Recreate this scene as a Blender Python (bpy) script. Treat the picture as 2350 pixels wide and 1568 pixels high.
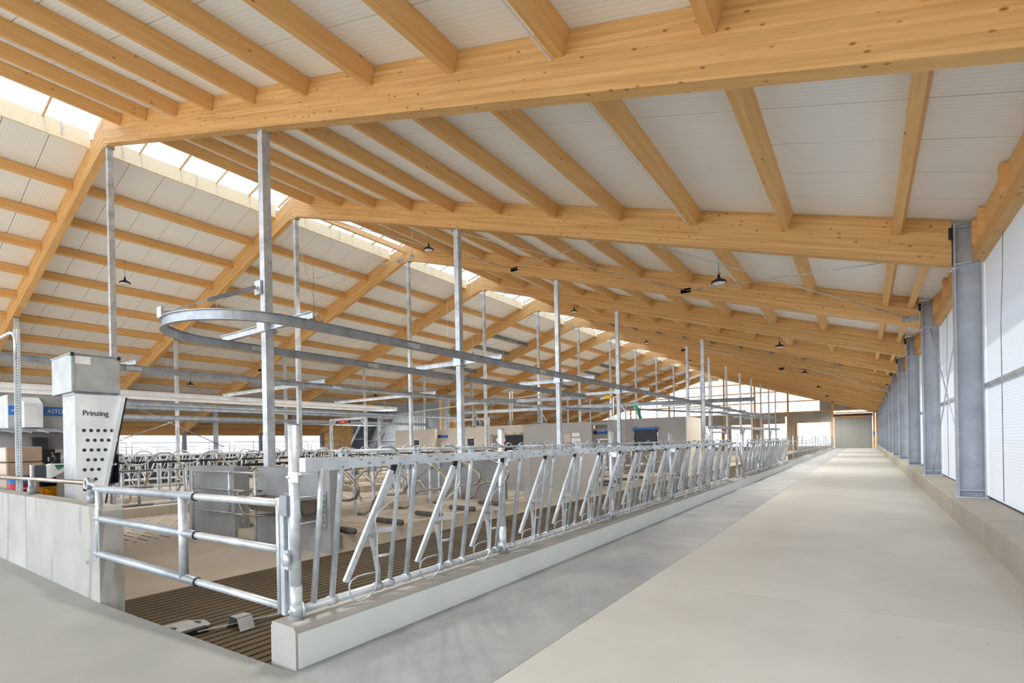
import bpy, math, random
from mathutils import Vector, Matrix, Euler
random.seed(7)
S = bpy.context.scene
for o in list(bpy.data.objects): bpy.data.objects.remove(o)
COL = S.collection

# ------------------------------------------------------------------ camera
cam_d = bpy.data.cameras.new('camera'); cam = bpy.data.objects.new('camera', cam_d); COL.objects.link(cam)
YAW, ROLL, F = 0.6085, -0.0192, 1162.85
fw = Vector((-math.sin(YAW), math.cos(YAW), 0)); r0 = Vector((math.cos(YAW), math.sin(YAW), 0)); u0 = Vector((0, 0, 1))
rt = r0*math.cos(ROLL)+u0*math.sin(ROLL); up = -r0*math.sin(ROLL)+u0*math.cos(ROLL)
cam.matrix_world = Matrix(((rt.x, up.x, -fw.x, 0), (rt.y, up.y, -fw.y, 0), (rt.z, up.z, -fw.z, 1.444), (0, 0, 0, 1)))
cam_d.sensor_width = 36; cam_d.lens = F/2350*36; cam_d.shift_y = (1018.17-784)/2350
cam_d.clip_start = .05; cam_d.clip_end = 800
S.camera = cam

# ------------------------------------------------------------------ sky, sun, exposure
W = bpy.data.worlds.new('sky'); S.world = W; W.use_nodes = True
wn = W.node_tree; wn.nodes.clear()
wo = wn.nodes.new('ShaderNodeOutputWorld'); wb = wn.nodes.new('ShaderNodeBackground')
tc = wn.nodes.new('ShaderNodeTexCoord'); nz = wn.nodes.new('ShaderNodeTexNoise'); cr = wn.nodes.new('ShaderNodeValToRGB')
nz.inputs['Scale'].default_value = 2.5; nz.inputs['Detail'].default_value = 5
cr.color_ramp.elements[0].position = .38; cr.color_ramp.elements[0].color = (.62, .74, .95, 1)
cr.color_ramp.elements[1].position = .6; cr.color_ramp.elements[1].color = (.97, .98, 1.0, 1)
wn.links.new(tc.outputs['Generated'], nz.inputs['Vector']); wn.links.new(nz.outputs['Fac'], cr.inputs['Fac'])
wn.links.new(cr.outputs['Color'], wb.inputs['Color']); wb.inputs['Strength'].default_value = 2.2
wn.links.new(wb.outputs[0], wo.inputs[0])
sd = bpy.data.lights.new('sun', 'SUN'); sd.energy = 3.0; sd.angle = .02; sd.color = (1, .96, .88)
sun = bpy.data.objects.new('sun', sd); COL.objects.link(sun)
sun.rotation_euler = Vector((-0.62, 0.12, -0.85)).to_track_quat('-Z', 'Y').to_euler()
S.view_settings.view_transform = 'Standard'; S.view_settings.look = 'None'; S.view_settings.gamma = 1
S.view_settings.use_curve_mapping = False
S.view_settings.exposure = 1.02
S.cycles.max_bounces = 10; S.cycles.diffuse_bounces = 6; S.cycles.transparent_max_bounces = 24
S.cycles.sample_clamp_indirect = 6
S.cycles.use_denoising = True

# ------------------------------------------------------------------ materials
def lin(h):
    h = h.lstrip('#'); c = [int(h[i:i+2], 16)/255 for i in (0, 2, 4)]
    return tuple(x/12.92 if x <= .04045 else ((x+.055)/1.055)**2.4 for x in c)+(1,)
def newmat(n):
    m = bpy.data.materials.new(n); m.use_nodes = True; nt = m.node_tree
    return m, nt, nt.nodes['Principled BSDF']
def N(nt, t, **k):
    n = nt.nodes.new(t)
    for a, v in k.items():
        if a in n.inputs: n.inputs[a].default_value = v
        else: setattr(n, a, v)
    return n
def coords(nt, scale=(1, 1, 1), rand=False, kind='Object'):
    t = N(nt, 'ShaderNodeTexCoord'); mp = N(nt, 'ShaderNodeMapping'); mp.inputs['Scale'].default_value = scale
    nt.links.new(t.outputs[kind], mp.inputs['Vector'])
    if rand:
        oi = N(nt, 'ShaderNodeObjectInfo'); mu = N(nt, 'ShaderNodeMath', operation='MULTIPLY'); mu.inputs[1].default_value = 37
        nt.links.new(oi.outputs['Random'], mu.inputs[0]); nt.links.new(mu.outputs[0], mp.inputs['Location'])
    return mp.outputs[0]
def ramp(nt, fac, stops):
    r = N(nt, 'ShaderNodeValToRGB'); e = r.color_ramp.elements
    while len(e) < len(stops): e.new(.5)
    for q, (p, c) in zip(e, stops): q.position = p; q.color = c
    nt.links.new(fac, r.inputs['Fac']); return r.outputs['Color']
def mixc(nt, a, b, fac=.5, mode='MULTIPLY'):
    m = N(nt, 'ShaderNodeMix', data_type='RGBA', blend_type=mode)
    if isinstance(fac, (int, float)): m.inputs[0].default_value = fac
    else: nt.links.new(fac, m.inputs[0])
    for s, v in ((6, a), (7, b)):
        if isinstance(v, tuple): m.inputs[s].default_value = v
        else: nt.links.new(v, m.inputs[s])
    return m.outputs[2]
def bump(nt, bsdf, h, strength=.2, dist=.01):
    b = N(nt, 'ShaderNodeBump'); b.inputs['Strength'].default_value = strength; b.inputs['Distance'].default_value = dist
    nt.links.new(h, b.inputs['Height']); nt.links.new(b.outputs[0], bsdf.inputs['Normal'])

def wood(name, c1, c2, lam=True, knots=.5):
    m, nt, b = newmat(name)
    v = coords(nt, (1, 1, 1), True)
    mp = N(nt, 'ShaderNodeMapping'); mp.inputs['Scale'].default_value = (.7, 9, 14); nt.links.new(v, mp.inputs[0])
    n1 = N(nt, 'ShaderNodeTexNoise', Scale=1.3, Detail=6, Roughness=.6); nt.links.new(mp.outputs[0], n1.inputs['Vector'])
    col = ramp(nt, n1.outputs['Fac'], [(.3, lin(c1)), (.7, lin(c2))])
    if lam:      # glued boards, 40 mm high, each its own tone
        mp2 = N(nt, 'ShaderNodeMapping'); mp2.inputs['Scale'].default_value = (.28, .01, 22); nt.links.new(v, mp2.inputs[0])
        vo = N(nt, 'ShaderNodeTexVoronoi', Scale=1.0, Randomness=.6); nt.links.new(mp2.outputs[0], vo.inputs['Vector'])
        sp = N(nt, 'ShaderNodeSeparateColor'); nt.links.new(vo.outputs['Color'], sp.inputs[0])
        tone = ramp(nt, sp.outputs[0], [(0, (.80, .76, .70, 1)), (1, (1, 1, 1, 1))]); col = mixc(nt, col, tone, 1.0)
    mp3 = N(nt, 'ShaderNodeMapping'); mp3.inputs['Scale'].default_value = (6, 11, 13); nt.links.new(v, mp3.inputs[0])
    vk = N(nt, 'ShaderNodeTexVoronoi', Scale=1.0); nt.links.new(mp3.outputs[0], vk.inputs['Vector'])
    vc = N(nt, 'ShaderNodeSeparateColor'); nt.links.new(vk.outputs['Color'], vc.inputs[0])
    th = N(nt, 'ShaderNodeMath', operation='GREATER_THAN'); th.inputs[1].default_value = 1-knots; nt.links.new(vc.outputs[0], th.inputs[0])
    kd = ramp(nt, vk.outputs['Distance'], [(.10, (.9, .9, .9, 1)), (.24, (0, 0, 0, 1))])
    mk = N(nt, 'ShaderNodeMath', operation='MULTIPLY'); nt.links.new(th.outputs[0], mk.inputs[0]); nt.links.new(kd, mk.inputs[1])
    col = mixc(nt, col, lin('#8a4f22'), mk.outputs[0], 'MIX')
    nt.links.new(col, b.inputs['Base Color']); b.inputs['Roughness'].default_value = .62
    return m
def galv(name, c1, c2, rough=.42, metal=.55, sc=18):
    m, nt, b = newmat(name); v = coords(nt)
    vo = N(nt, 'ShaderNodeTexVoronoi', Scale=sc); nt.links.new(v, vo.inputs['Vector'])
    sp = N(nt, 'ShaderNodeSeparateColor'); nt.links.new(vo.outputs['Color'], sp.inputs[0])
    no = N(nt, 'ShaderNodeTexNoise', Scale=3.0, Detail=6); nt.links.new(v, no.inputs['Vector'])
    a = N(nt, 'ShaderNodeMath', operation='MULTIPLY_ADD'); a.inputs[1].default_value = .16; nt.links.new(sp.outputs[0], a.inputs[0]); nt.links.new(no.outputs['Fac'], a.inputs[2])
    nt.links.new(ramp(nt, a.outputs[0], [(.35, lin(c1)), (.75, lin(c2))]), b.inputs['Base Color'])
    b.inputs['Metallic'].default_value = metal; b.inputs['Roughness'].default_value = rough
    return m
def concrete(name, c1, c2, scale=1.2, rough=.8, spots=True, bmp=.12):
    m, nt, b = newmat(name); v = coords(nt)
    n1 = N(nt, 'ShaderNodeTexNoise', Scale=scale, Detail=9, Roughness=.62); nt.links.new(v, n1.inputs['Vector'])
    col = ramp(nt, n1.outputs['Fac'], [(.32, lin(c1)), (.68, lin(c2))])
    if spots:
        vk = N(nt, 'ShaderNodeTexVoronoi', Scale=5.0); nt.links.new(v, vk.inputs['Vector'])
        sc_ = N(nt, 'ShaderNodeSeparateColor'); nt.links.new(vk.outputs['Color'], sc_.inputs[0])
        gt_ = N(nt, 'ShaderNodeMath', operation='GREATER_THAN'); gt_.inputs[1].default_value = .72; nt.links.new(sc_.outputs[1], gt_.inputs[0])
        s = ramp(nt, vk.outputs['Distance'], [(.03, (.35, .31, .27, 1)), (.055, (1, 1, 1, 1))]); col = mixc(nt, col, s, gt_.outputs[0])
    n2 = N(nt, 'ShaderNodeTexNoise', Scale=60.0, Detail=4); nt.links.new(v, n2.inputs['Vector'])
    nt.links.new(col, b.inputs['Base Color']); b.inputs['Roughness'].default_value = rough
    bump(nt, b, n2.outputs['Fac'], bmp, .004)
    return m
def streaked(name, c1, c2):
    m = concrete(name, c1, c2, 1.0, .75, True); nt = m.node_tree; b = nt.nodes['Principled BSDF']
    src = b.inputs['Base Color'].links[0].from_socket
    v = coords(nt, (5, 5, .8)); n = N(nt, 'ShaderNodeTexNoise', Scale=1.0, Detail=3); nt.links.new(v, n.inputs['Vector'])
    st = ramp(nt, n.outputs['Fac'], [(.30, (.62, .61, .60, 1)), (.40, (1, 1, 1, 1))])
    nt.links.new(mixc(nt, src, st, .8), b.inputs['Base Color']); return m
def plain(name, c, rough=.5, metal=0):
    m, nt, b = newmat(name); v = coords(nt)
    n1 = N(nt, 'ShaderNodeTexNoise', Scale=6.0, Detail=4); nt.links.new(v, n1.inputs['Vector'])
    L = lin(c); D = tuple(x*.86 for x in L[:3])+(1,)
    nt.links.new(ramp(nt, n1.outputs['Fac'], [(.35, D), (.65, L)]), b.inputs['Base Color'])
    b.inputs['Roughness'].default_value = rough; b.inputs['Metallic'].default_value = metal
    return m
def axis_out(nt, v, ax):
    s = N(nt, 'ShaderNodeSeparateXYZ'); nt.links.new(v, s.inputs[0]); return s.outputs[ax]
def stripes(nt, v, ax, period, lo, hi, c_lo, c_hi):
    d = N(nt, 'ShaderNodeMath', operation='MULTIPLY'); d.inputs[1].default_value = 1/period; nt.links.new(axis_out(nt, v, ax), d.inputs[0])
    f = N(nt, 'ShaderNodeMath', operation='FRACT'); nt.links.new(d.outputs[0], f.inputs[0])
    return ramp(nt, f.outputs[0], [(lo, c_lo), (hi, c_hi)]), f.outputs[0]
def translucent(name, c, t, period, line, ax=2):
    # double-wall plastic sheet: part of the light passes straight, the rest is scattered
    m = bpy.data.materials.new(name); m.use_nodes = True; nt = m.node_tree; nt.nodes.clear()
    out = N(nt, 'ShaderNodeOutputMaterial'); v = coords(nt)
    col, _ = stripes(nt, v, ax, period, .06, .2, tuple(x*line for x in lin(c)[:3])+(1,), lin(c))
    tr = N(nt, 'ShaderNodeBsdfTransparent'); tl = N(nt, 'ShaderNodeBsdfTranslucent'); df = N(nt, 'ShaderNodeBsdfDiffuse')
    for s in (tr, tl, df): nt.links.new(col, s.inputs['Color'])
    m1 = N(nt, 'ShaderNodeMixShader'); m1.inputs[0].default_value = .35; nt.links.new(tl.outputs[0], m1.inputs[1]); nt.links.new(df.outputs[0], m1.inputs[2])
    m2 = N(nt, 'ShaderNodeMixShader'); m2.inputs[0].default_value = 1-t; nt.links.new(tr.outputs[0], m2.inputs[1]); nt.links.new(m1.outputs[0], m2.inputs[2])
    nt.links.new(m2.outputs[0], out.inputs[0]); return m

M = {}
M['glulam'] = wood('glulam_spruce', '#d3a261', '#e7bd80', True, .30)
M['purlin'] = wood('solid_spruce', '#d5a360', '#e8bd80', False, .10)
M['curb_wood'] = wood('pale_spruce', '#e6cfa0', '#f1dfb8', False, .1)
M['galv'] = galv('galvanised_steel', '#b0b8bf', '#dfe6ea')
M['galv_dark'] = galv('dull_galvanised_steel', '#83898f', '#a9b0b7', .5, .35, 9)
M['galv_mid'] = galv('rail_galvanised_steel', '#8f979e', '#b3bbc2', .45, .45)
M['galv_bright'] = galv('bright_galvanised_steel', '#bcc5ca', '#e1e8eb', .32, .4, 14)
M['column'] = galv('column_steel', '#a3a9b1', '#b9bfc7', .5, .25, 4)
M['pipe_brown'] = galv('stainless_tube', '#8d8377', '#b8aea2', .3, .7, 6)
M['alu'] = galv('brushed_aluminium', '#eceeef', '#fbfcfc', .3, .1, 2)
M['tower'] = galv('zinc_sheet', '#d9e0e3', '#f3f7f8', .4, .25, 6)
M['tower_dull'] = galv('matt_zinc_sheet', '#999c9b', '#b9bcba', .5, .35, 3)
M['alley'] = concrete('alley_concrete', '#b2b1ab', '#c2c1bb', .45)
M['slab'] = concrete('slab_concrete', '#8c8e89', '#9d9e99', .5)
M['trough'] = concrete('trowelled_feed_trough', '#84888b', '#a5a8a8', 1.3, .48, True, .05)
M['curbpaint'] = concrete('pale_coated_concrete', '#e3ece8', '#f0f5f2', .8, .6, True, .06)
M['curb'] = concrete('curb_concrete', '#9c978c', '#aea89c', .9)
M['kerbcore'] = concrete('kerb_concrete', '#a5a39d', '#bab7b0', 1.5, .8, True, .2)
M['basin'] = plain('brown_enamel', '#776c62', .35, .3)
M['precast'] = concrete('precast_concrete', '#8b8e90', '#a5a7a7', 1.1, .75, False)
M['wallblock'] = streaked('streaked_precast', '#989790', '#b3b2ab')
M['greywall'] = concrete('smooth_grey_wall', '#a3a19e', '#b5b3af', .35, .8, False, .05)
M['beigewall'] = concrete('beige_wall', '#c4bcae', '#d2cabb', .35, .8, False, .05)
M['crossover'] = concrete('crossover_concrete', '#b0a596', '#c2b8a8', .6)
M['bed'] = concrete('cubicle_bed_concrete', '#b3a897', '#c6bcab', .8)
M['rubber_roll'] = plain('grey_rubber', '#65625e', .8)
M['black'] = plain('black_plastic', '#16171a', .5)
M['darkgrey'] = plain('dark_grey', '#3c4147', .6)
M['white'] = plain('white_paint', '#f1f2f0', .5)
M['blue'] = plain('blue_film', '#2f74c8', .45)
M['bluetape'] = plain('blue_tape', '#1c6bc0', .5)
M['blade'] = plain('blue_tube', '#2a55b0', .5)
M['red'] = plain('red_plastic', '#b62a2e', .5)
M['green'] = plain('green_plastic', '#2f9a72', .5)
M['yellow'] = plain('yellow_bristles', '#e2ab16', .8)
M['yellowp'] = plain('yellow_plastic', '#d9b429', .5)
M['navy'] = plain('dark_blue_bristles', '#1b1738', .9)
M['brownbox'] = plain('film_wrapped_cardboard', '#b59c86', .35)
M['doorgrey'] = plain('grey_door', '#9c9f99', .6)
M['brownpanel'] = plain('brown_panel', '#6c5040', .7)
M['dirt'] = plain('outside_gravel', '#b7ac9a', .95)
M['lampglass'] = plain('lamp_glass', '#f0f0ee', .3)
M['soil'] = plain('dark_gap', '#15110d', .9)
def osb():
    m, nt, b = newmat('strand_board'); v = coords(nt, (1, 1, 1))
    vo = N(nt, 'ShaderNodeTexVoronoi', Scale=11.0); nt.links.new(v, vo.inputs['Vector'])
    sp = N(nt, 'ShaderNodeSeparateColor'); nt.links.new(vo.outputs['Color'], sp.inputs[0])
    nt.links.new(ramp(nt, sp.outputs[0], [(0, lin('#b98a4c')), (1, lin('#dcb273'))]), b.inputs['Base Color']); b.inputs['Roughness'].default_value = .7
    return m
M['osb'] = osb()
def roofmat():
    m, nt, b = newmat('roof_panel_sheet'); v = coords(nt)
    col, f = stripes(nt, v, 1, .0833, .05, .16, lin('#e2e3df'), lin('#f2f3f0'))
    nt.links.new(col, b.inputs['Base Color']); b.inputs['Roughness'].default_value = .5
    return m
M['roof'] = roofmat()
def slatmat():
    m, nt, b = newmat('ribbed_brown_rubber'); t = N(nt, 'ShaderNodeTexCoord')
    sx = N(nt, 'ShaderNodeSeparateXYZ'); nt.links.new(t.outputs['Object'], sx.inputs[0])
    ab = N(nt, 'ShaderNodeMath', operation='ABSOLUTE'); nt.links.new(sx.outputs[0], ab.inputs[0])
    ad = N(nt, 'ShaderNodeMath', operation='MULTIPLY_ADD'); ad.inputs[1].default_value = 1.3; nt.links.new(ab.outputs[0], ad.inputs[0]); nt.links.new(sx.outputs[1], ad.inputs[2])
    mu = N(nt, 'ShaderNodeMath', operation='MULTIPLY'); mu.inputs[1].default_value = 1/.055; nt.links.new(ad.outputs[0], mu.inputs[0])
    fr = N(nt, 'ShaderNodeMath', operation='FRACT'); nt.links.new(mu.outputs[0], fr.inputs[0])
    no = N(nt, 'ShaderNodeTexNoise', Scale=1.1, Detail=6, Roughness=.7); nt.links.new(t.outputs['Object'], no.inputs['Vector'])
    base = ramp(nt, no.outputs['Fac'], [(.35, lin('#4a4030')), (.6, lin('#65563d')), (.74, lin('#8f836c'))])
    g = ramp(nt, fr.outputs[0], [(.08, (.45, .42, .4, 1)), (.3, (1, 1, 1, 1))])
    nt.links.new(mixc(nt, base, g, 1.0), b.inputs['Base Color']); b.inputs['Roughness'].default_value = .7
    bump(nt, b, fr.outputs[0], .6, .006)
    return m
M['slat'] = slatmat()
def corrug(name='profiled_sheet', c1='#a3a39d', c2='#b6b5ae'):
    m, nt, b = newmat(name); nt.nodes.remove(b); out = nt.nodes['Material Output']
    b = N(nt, 'ShaderNodeBsdfPrincipled'); nt.links.new(b.outputs[0], out.inputs[0])
    v = coords(nt); n1 = N(nt, 'ShaderNodeTexNoise', Scale=.8); nt.links.new(v, n1.inputs['Vector'])
    nt.links.new(ramp(nt, n1.outputs['Fac'], [(.3, lin(c1)), (.7, lin(c2))]), b.inputs['Base Color']); b.inputs['Roughness'].default_value = .5
    return m
M['sheet'] = corrug(); M['sheet_blue'] = corrug('blue_grey_profiled_sheet', '#848b92', '#9aa1a8')
M['poly'] = translucent('double_wall_sheet', '#969aa0', .05, .045, .80, 2)
M['polyfar'] = translucent('white_curtain', '#f2f5f8', .45, 5.0, .98, 2)
M['skylight'] = translucent('skylight_sheet', '#a3afc2', .42, 5.0, .98, 1)

# ------------------------------------------------------------------ mesh building
class MB:
    def __init__(s): s.v = []; s.f = []; s.sm = []
    def add(s, vs, fs, smooth=False):
        b = len(s.v); s.v += [Vector(q) for q in vs]; s.f += [tuple(i+b for i in q) for q in fs]; s.sm += [smooth]*len(fs); return s
    def box(s, x0, x1, y0, y1, z0, z1):
        return s.add([(x0, y0, z0), (x1, y0, z0), (x1, y1, z0), (x0, y1, z0), (x0, y0, z1), (x1, y0, z1), (x1, y1, z1), (x0, y1, z1)],
                     [(0, 3, 2, 1), (4, 5, 6, 7), (0, 1, 5, 4), (1, 2, 6, 5), (2, 3, 7, 6), (3, 0, 4, 7)])
    def bar(s, p, q, w, h, upv=(0, 0, 1)):
        p = Vector(p); q = Vector(q); d = (q-p).normalized(); u = Vector(upv)
        sd_ = d.cross(u).normalized()*w/2; u = sd_.cross(d).normalized()*h/2
        vs = [e+a*sd_+b*u for e in (p, q) for a, b in ((-1, -1), (1, -1), (1, 1), (-1, 1))]
        return s.add(vs, [(0, 1, 2, 3), (7, 6, 5, 4), (0, 4, 5, 1), (1, 5, 6, 2), (2, 6, 7, 3), (3, 7, 4, 0)])
    def prism(s, pts, axis, a, b):        # polygon in the plane of the two other axes
        n = len(pts); o = {'x': lambda p, t: (t, p[0], p[1]), 'y': lambda p, t: (p[0], t, p[1]), 'z': lambda p, t: (p[0], p[1], t)}[axis]
        return s.add([o(p, a) for p in pts]+[o(p, b) for p in pts], [tuple(range(n))[::-1], tuple(range(n, 2*n))]+[(i, (i+1) % n, (i+1) % n+n, i+n) for i in range(n)])
    def tube(s, path, r, n=8, closed=False, caps=True):
        P = [Vector(p) for p in path]; m = len(P); rings = []; u = None
        for i in range(m):
            a = P[(i-1) % m] if (closed or i) else P[0]; c = P[(i+1) % m] if (closed or i < m-1) else P[-1]
            d = (c-a).normalized()
            if u is None:
                u = Vector((0, 0, 1)) if abs(d.z) < .9 else Vector((1, 0, 0))
            u = (u-d*u.dot(d)).normalized(); w = d.cross(u); rings.append([P[i]+(u*math.cos(t)+w*math.sin(t))*r for t in [2*math.pi*k/n for k in range(n)]])
        vs = [q for R in rings for q in R]; fs = []
        for i in range(m if closed else m-1):
            j = (i+1) % m
            for k in range(n): fs.append((i*n+k, i*n+(k+1) % n, j*n+(k+1) % n, j*n+k))
        if caps and not closed: fs += [tuple(range(n))[::-1], tuple(range((m-1)*n, m*n))]
        return s.add(vs, fs, True)
    def cyl(s, p, q, r, n=12): return s.tube([p, q], r, n)
    def sweep(s, path, prof, closed=False):   # prof: (side, up) polygon; path level
        P = [Vector(p) for p in path]; m = len(P); n = len(prof); vs = []
        for i in range(m):
            a = P[(i-1) % m] if (closed or i) else P[0]; c = P[(i+1) % m] if (closed or i < m-1) else P[-1]
            d = (c-a).normalized(); sd_ = d.cross(Vector((0, 0, 1))).normalized(); w = 1.0
            vs += [P[i]+sd_*x*w+Vector((0, 0, z)) for x, z in prof]
        fs = []
        for i in range(m if closed else m-1):
            j = (i+1) % m
            for k in range(n): fs.append((i*n+k, i*n+(k+1) % n, j*n+(k+1) % n, j*n+k))
        if not closed: fs += [tuple(range(n))[::-1], tuple(range((m-1)*n, m*n))]
        return s.add(vs, fs)
    def ibeam(s, path, w, h, t=.014):
        a = w/2; b = h/2; c = t/2
        return s.sweep(path, [(-a, -b), (a, -b), (a, -b+t), (c, -b+t), (c, b-t), (a, b-t), (a, b), (-a, b), (-a, b-t), (-c, b-t), (-c, -b+t), (-a, -b+t)])
    def build(s, name, mat, parent=None, loc=None, rot=None, bevel=0, **tags):
        me = bpy.data.meshes.new(name)
        base = Vector(loc) if loc is not None else (Vector(parent['_o']) if parent is not None and '_o' in parent else Vector((0, 0, 0)))
        R = rot.to_3x3() if rot is not None else None
        vs = [(v-base) for v in s.v]
        if R is not None: Ri = R.inverted(); vs = [Ri @ v for v in vs]
        me.from_pydata([tuple(v) for v in vs], [], s.f); me.polygons.foreach_set('use_smooth', s.sm); me.update()
        me.materials.append(M[mat] if isinstance(mat, str) else mat)
        o = bpy.data.objects.new(name, me); COL.objects.link(o)
        pb = Vector((0, 0, 0))
        if parent is not None:
            o.parent = parent; pb = Vector(parent['_o']) if '_o' in parent else Vector((0, 0, 0))
        mw = (rot.to_4x4() if rot is not None else Matrix.Identity(4)); mw.translation = base-pb
        o.matrix_local = mw
        if R is None: o['_o'] = tuple(base)
        if bevel:
            b = o.modifiers.new('bevel', 'BEVEL'); b.width = bevel; b.segments = 2; b.limit_method = 'ANGLE'
        for k, v in tags.items():
            if v is not None: o[k] = v
        return o
def root(name, loc, label, category, group=None):
    o = bpy.data.objects.new(name, None); COL.objects.link(o); o.location = loc; o['_o'] = tuple(loc); o.empty_display_size = .1
    o['label'] = label; o['category'] = category
    if group: o['group'] = group
    return o
def copy_tree(o, loc=None, label=None, group=None, parent=None):
    c = o.copy(); COL.objects.link(c)
    if parent is not None: c.parent = parent
    if loc is not None: c.location = loc
    if label: c['label'] = label
    if group: c['group'] = group
    for ch in list(o.children):
        copy_tree(ch, parent=c)
    return c
def place(meshobj, name, loc, rot=None, parent=None, **tags):
    o = bpy.data.objects.new(name, meshobj.data); COL.objects.link(o)
    pb = Vector(parent['_o']) if parent is not None and '_o' in parent else Vector((0, 0, 0))
    if parent is not None: o.parent = parent
    mw = (rot.to_4x4() if rot is not None else Matrix.Identity(4)); mw.translation = Vector(loc)-pb; o.matrix_local = mw
    for k, v in tags.items(): o[k] = v
    return o
def struct(name, label=None):
    o = bpy.data.objects.new(name, None); COL.objects.link(o); o['kind'] = 'structure'; o['_o'] = (0, 0, 0)
    if label: o['label'] = label
    return o
ORD = ['first', 'second', 'third', 'fourth', 'fifth', 'sixth', 'seventh', 'eighth', 'ninth', 'tenth', 'eleventh', 'twelfth', 'thirteenth', 'fourteenth', 'fifteenth']

# ------------------------------------------------------------------ dimensions
XR, ZR, SL = -18.29, 10.54, .316          # ridge line of the rafters' lower edge, roof slope
FY = [-.406+6*k for k in range(14)]       # frames; FY[1] is the nearest one in view
YE = FY[-1]                               # far gable
RD = .79                                  # rafter depth (vertical)
XC, XL = 1.294, -43.2
ANG = math.atan(SL)
def zb(x): return ZR-SL*abs(x-XR)         # lower edge of the rafters
ZF = -.30                                 # floor on the cows' side

# ------------------------------------------------------------------ floor
fl = struct('floor', 'concrete floors of the barn: feed alley, front slab and cow alleys')
def fbox(name, mat, x0, x1, y0, y1, z0, z1, **t): return MB().box(x0, x1, y0, y1, z0, z1).build(name, mat, fl, loc=((x0+x1)/2, (y0+y1)/2, z1), **t)
g = .004
fbox('alley_slab', 'alley', -1.87, 1.22, -6.4, 5.1-g, -.5, 0, label='near concrete slab of the feed alley')
fbox('alley_slab', 'alley', -1.87, 1.22, 5.1+g, 29, -.5, 0)
fbox('alley_slab', 'alley', -1.87, 1.22, 29+g, 53, -.5, 0)
fbox('alley_slab', 'alley', -1.87, 1.22, 53+g, YE+.2, -.5, 0)
fbox('feed_trough_strip', 'trough', -3.05, -1.87-g, 1.86, YE, -.5, 0, label='smooth darker strip along the low feed kerb')
# platform in the foreground, cut along the slanting edge seen behind it
MB().prism([(-30, -6.4), (-1.87-g, -6.4), (-1.87-g, 1.86), (-3.05, 1.86), (-3.17, 1.84), (-5.98, 1.70), (-30, 1.70)], 'z', -.5, 0).build('front_slab', 'slab', fl, loc=(-8, 0, 0), label='pale concrete platform in the left foreground')
fbox('crossover_slab', 'crossover', -11.4, -7.12, 1.72, YE, ZF-.2, ZF, label='beige concrete crossover floor behind the gate')
fbox('passage_slab', 'crossover', -30, -15.6, 1.72, YE, ZF-.2, ZF)
fbox('far_slab', 'crossover', -43.2, -30, -6.4, YE, ZF-.2, ZF)
fbox('channel_bottom', 'soil', -7.12, -3.3, 1.72, YE, ZF-.3, ZF-.12)
fbox('channel_bottom', 'soil', -15.6, -11.4, 1.72, YE, ZF-.4, ZF-.25)
# rubber covered slats of the feeding alley
x = -7.12; n = 32; wdt = (7.12-3.32)/n
sl0 = MB().box(-wdt/2+.015, wdt/2-.015, -38, 38, -.1, 0).build('rubber_slat', 'slat', fl, loc=(0, 0, 0)); sl0.location = (x+wdt/2, 1.74+38, ZF)
for k in range(1, n): place(sl0, 'rubber_slat', (x+wdt*(k+.5), 1.74+38+.017*k, ZF), parent=fl)
# slotted concrete of the second alley
sb = MB(); yy = 3.2
sb.box(-15.6, -11.4, 1.74, 3.2, ZF-.12, ZF)
while yy < 24:
    sb.box(-15.6, -11.4, yy+.06, yy+.19, ZF-.25, ZF)
    o_ = .35 if int(round((yy-3.2)/.19)) % 2 else 0
    for xx in [-15.6+o_+.7*i for i in range(6)]: sb.box(xx, min(xx+.18, -11.4), yy, yy+.06, ZF-.25, ZF)
    yy += .19
sb.box(-15.6, -11.4, yy, YE, ZF-.12, ZF)
so = sb.build('slotted_floor', 'crossover', fl, loc=(-13.5, 8, ZF), label='slotted concrete floor with short dark slots'); so['kind'] = 'stuff'
# ground outside
gb = MB().box(-160, 160, -120, 260, -.75, -.62).build('ground', 'dirt', None, loc=(0, 0, -.62)); gb['kind'] = 'structure'; gb['label'] = 'light gravel ground outside the barn'

# ------------------------------------------------------------------ ceiling
ce = struct('ceiling', 'ribbed off-white roof underside carried by spruce purlins')
RotR = Matrix.Rotation(ANG, 4, 'Y'); RotL = Matrix.Rotation(-ANG, 4, 'Y')
def slope_panel(x0, x1, side):
    L = abs(x1-x0)/math.cos(ANG); b = MB().box(-L/2, L/2, -.492, .492, 0, .1)
    o = b.build('roof_panel', 'roof', ce, loc=(0, 0, 0)); xm = (x0+x1)/2
    return o, xm
pR, xmR = slope_panel(-17.1, 2.95, 1); pL, xmL = slope_panel(-44.2, -19.48, -1)
for i, yv in enumerate([FY[0]-6+.5+j for j in range(84)]):
    for o, xm, R in ((pR, xmR, RotR), (pL, xmL, RotL)):
        loc = (xm, yv, zb(xm)+RD+.004)
        if i == 0: mw = R.copy(); mw.translation = loc; o.matrix_local = mw
        else: place(o, 'roof_panel', loc, R, ce)
for x0, x1 in ((-17.1, 2.95), (-44.2, -19.48)):  # dark sheets added over the panels to keep sky out of the seams
    MB().prism([(x0, zb(x0)+RD+.112), (x1, zb(x1)+RD+.112), (x1, zb(x1)+RD+.13), (x0, zb(x0)+RD+.13)], 'y', FY[0]-6, YE+.5).build('seam_dark_sheet', 'darkgrey', ce, loc=((x0+x1)/2, 30, zb(x1)))
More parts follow.
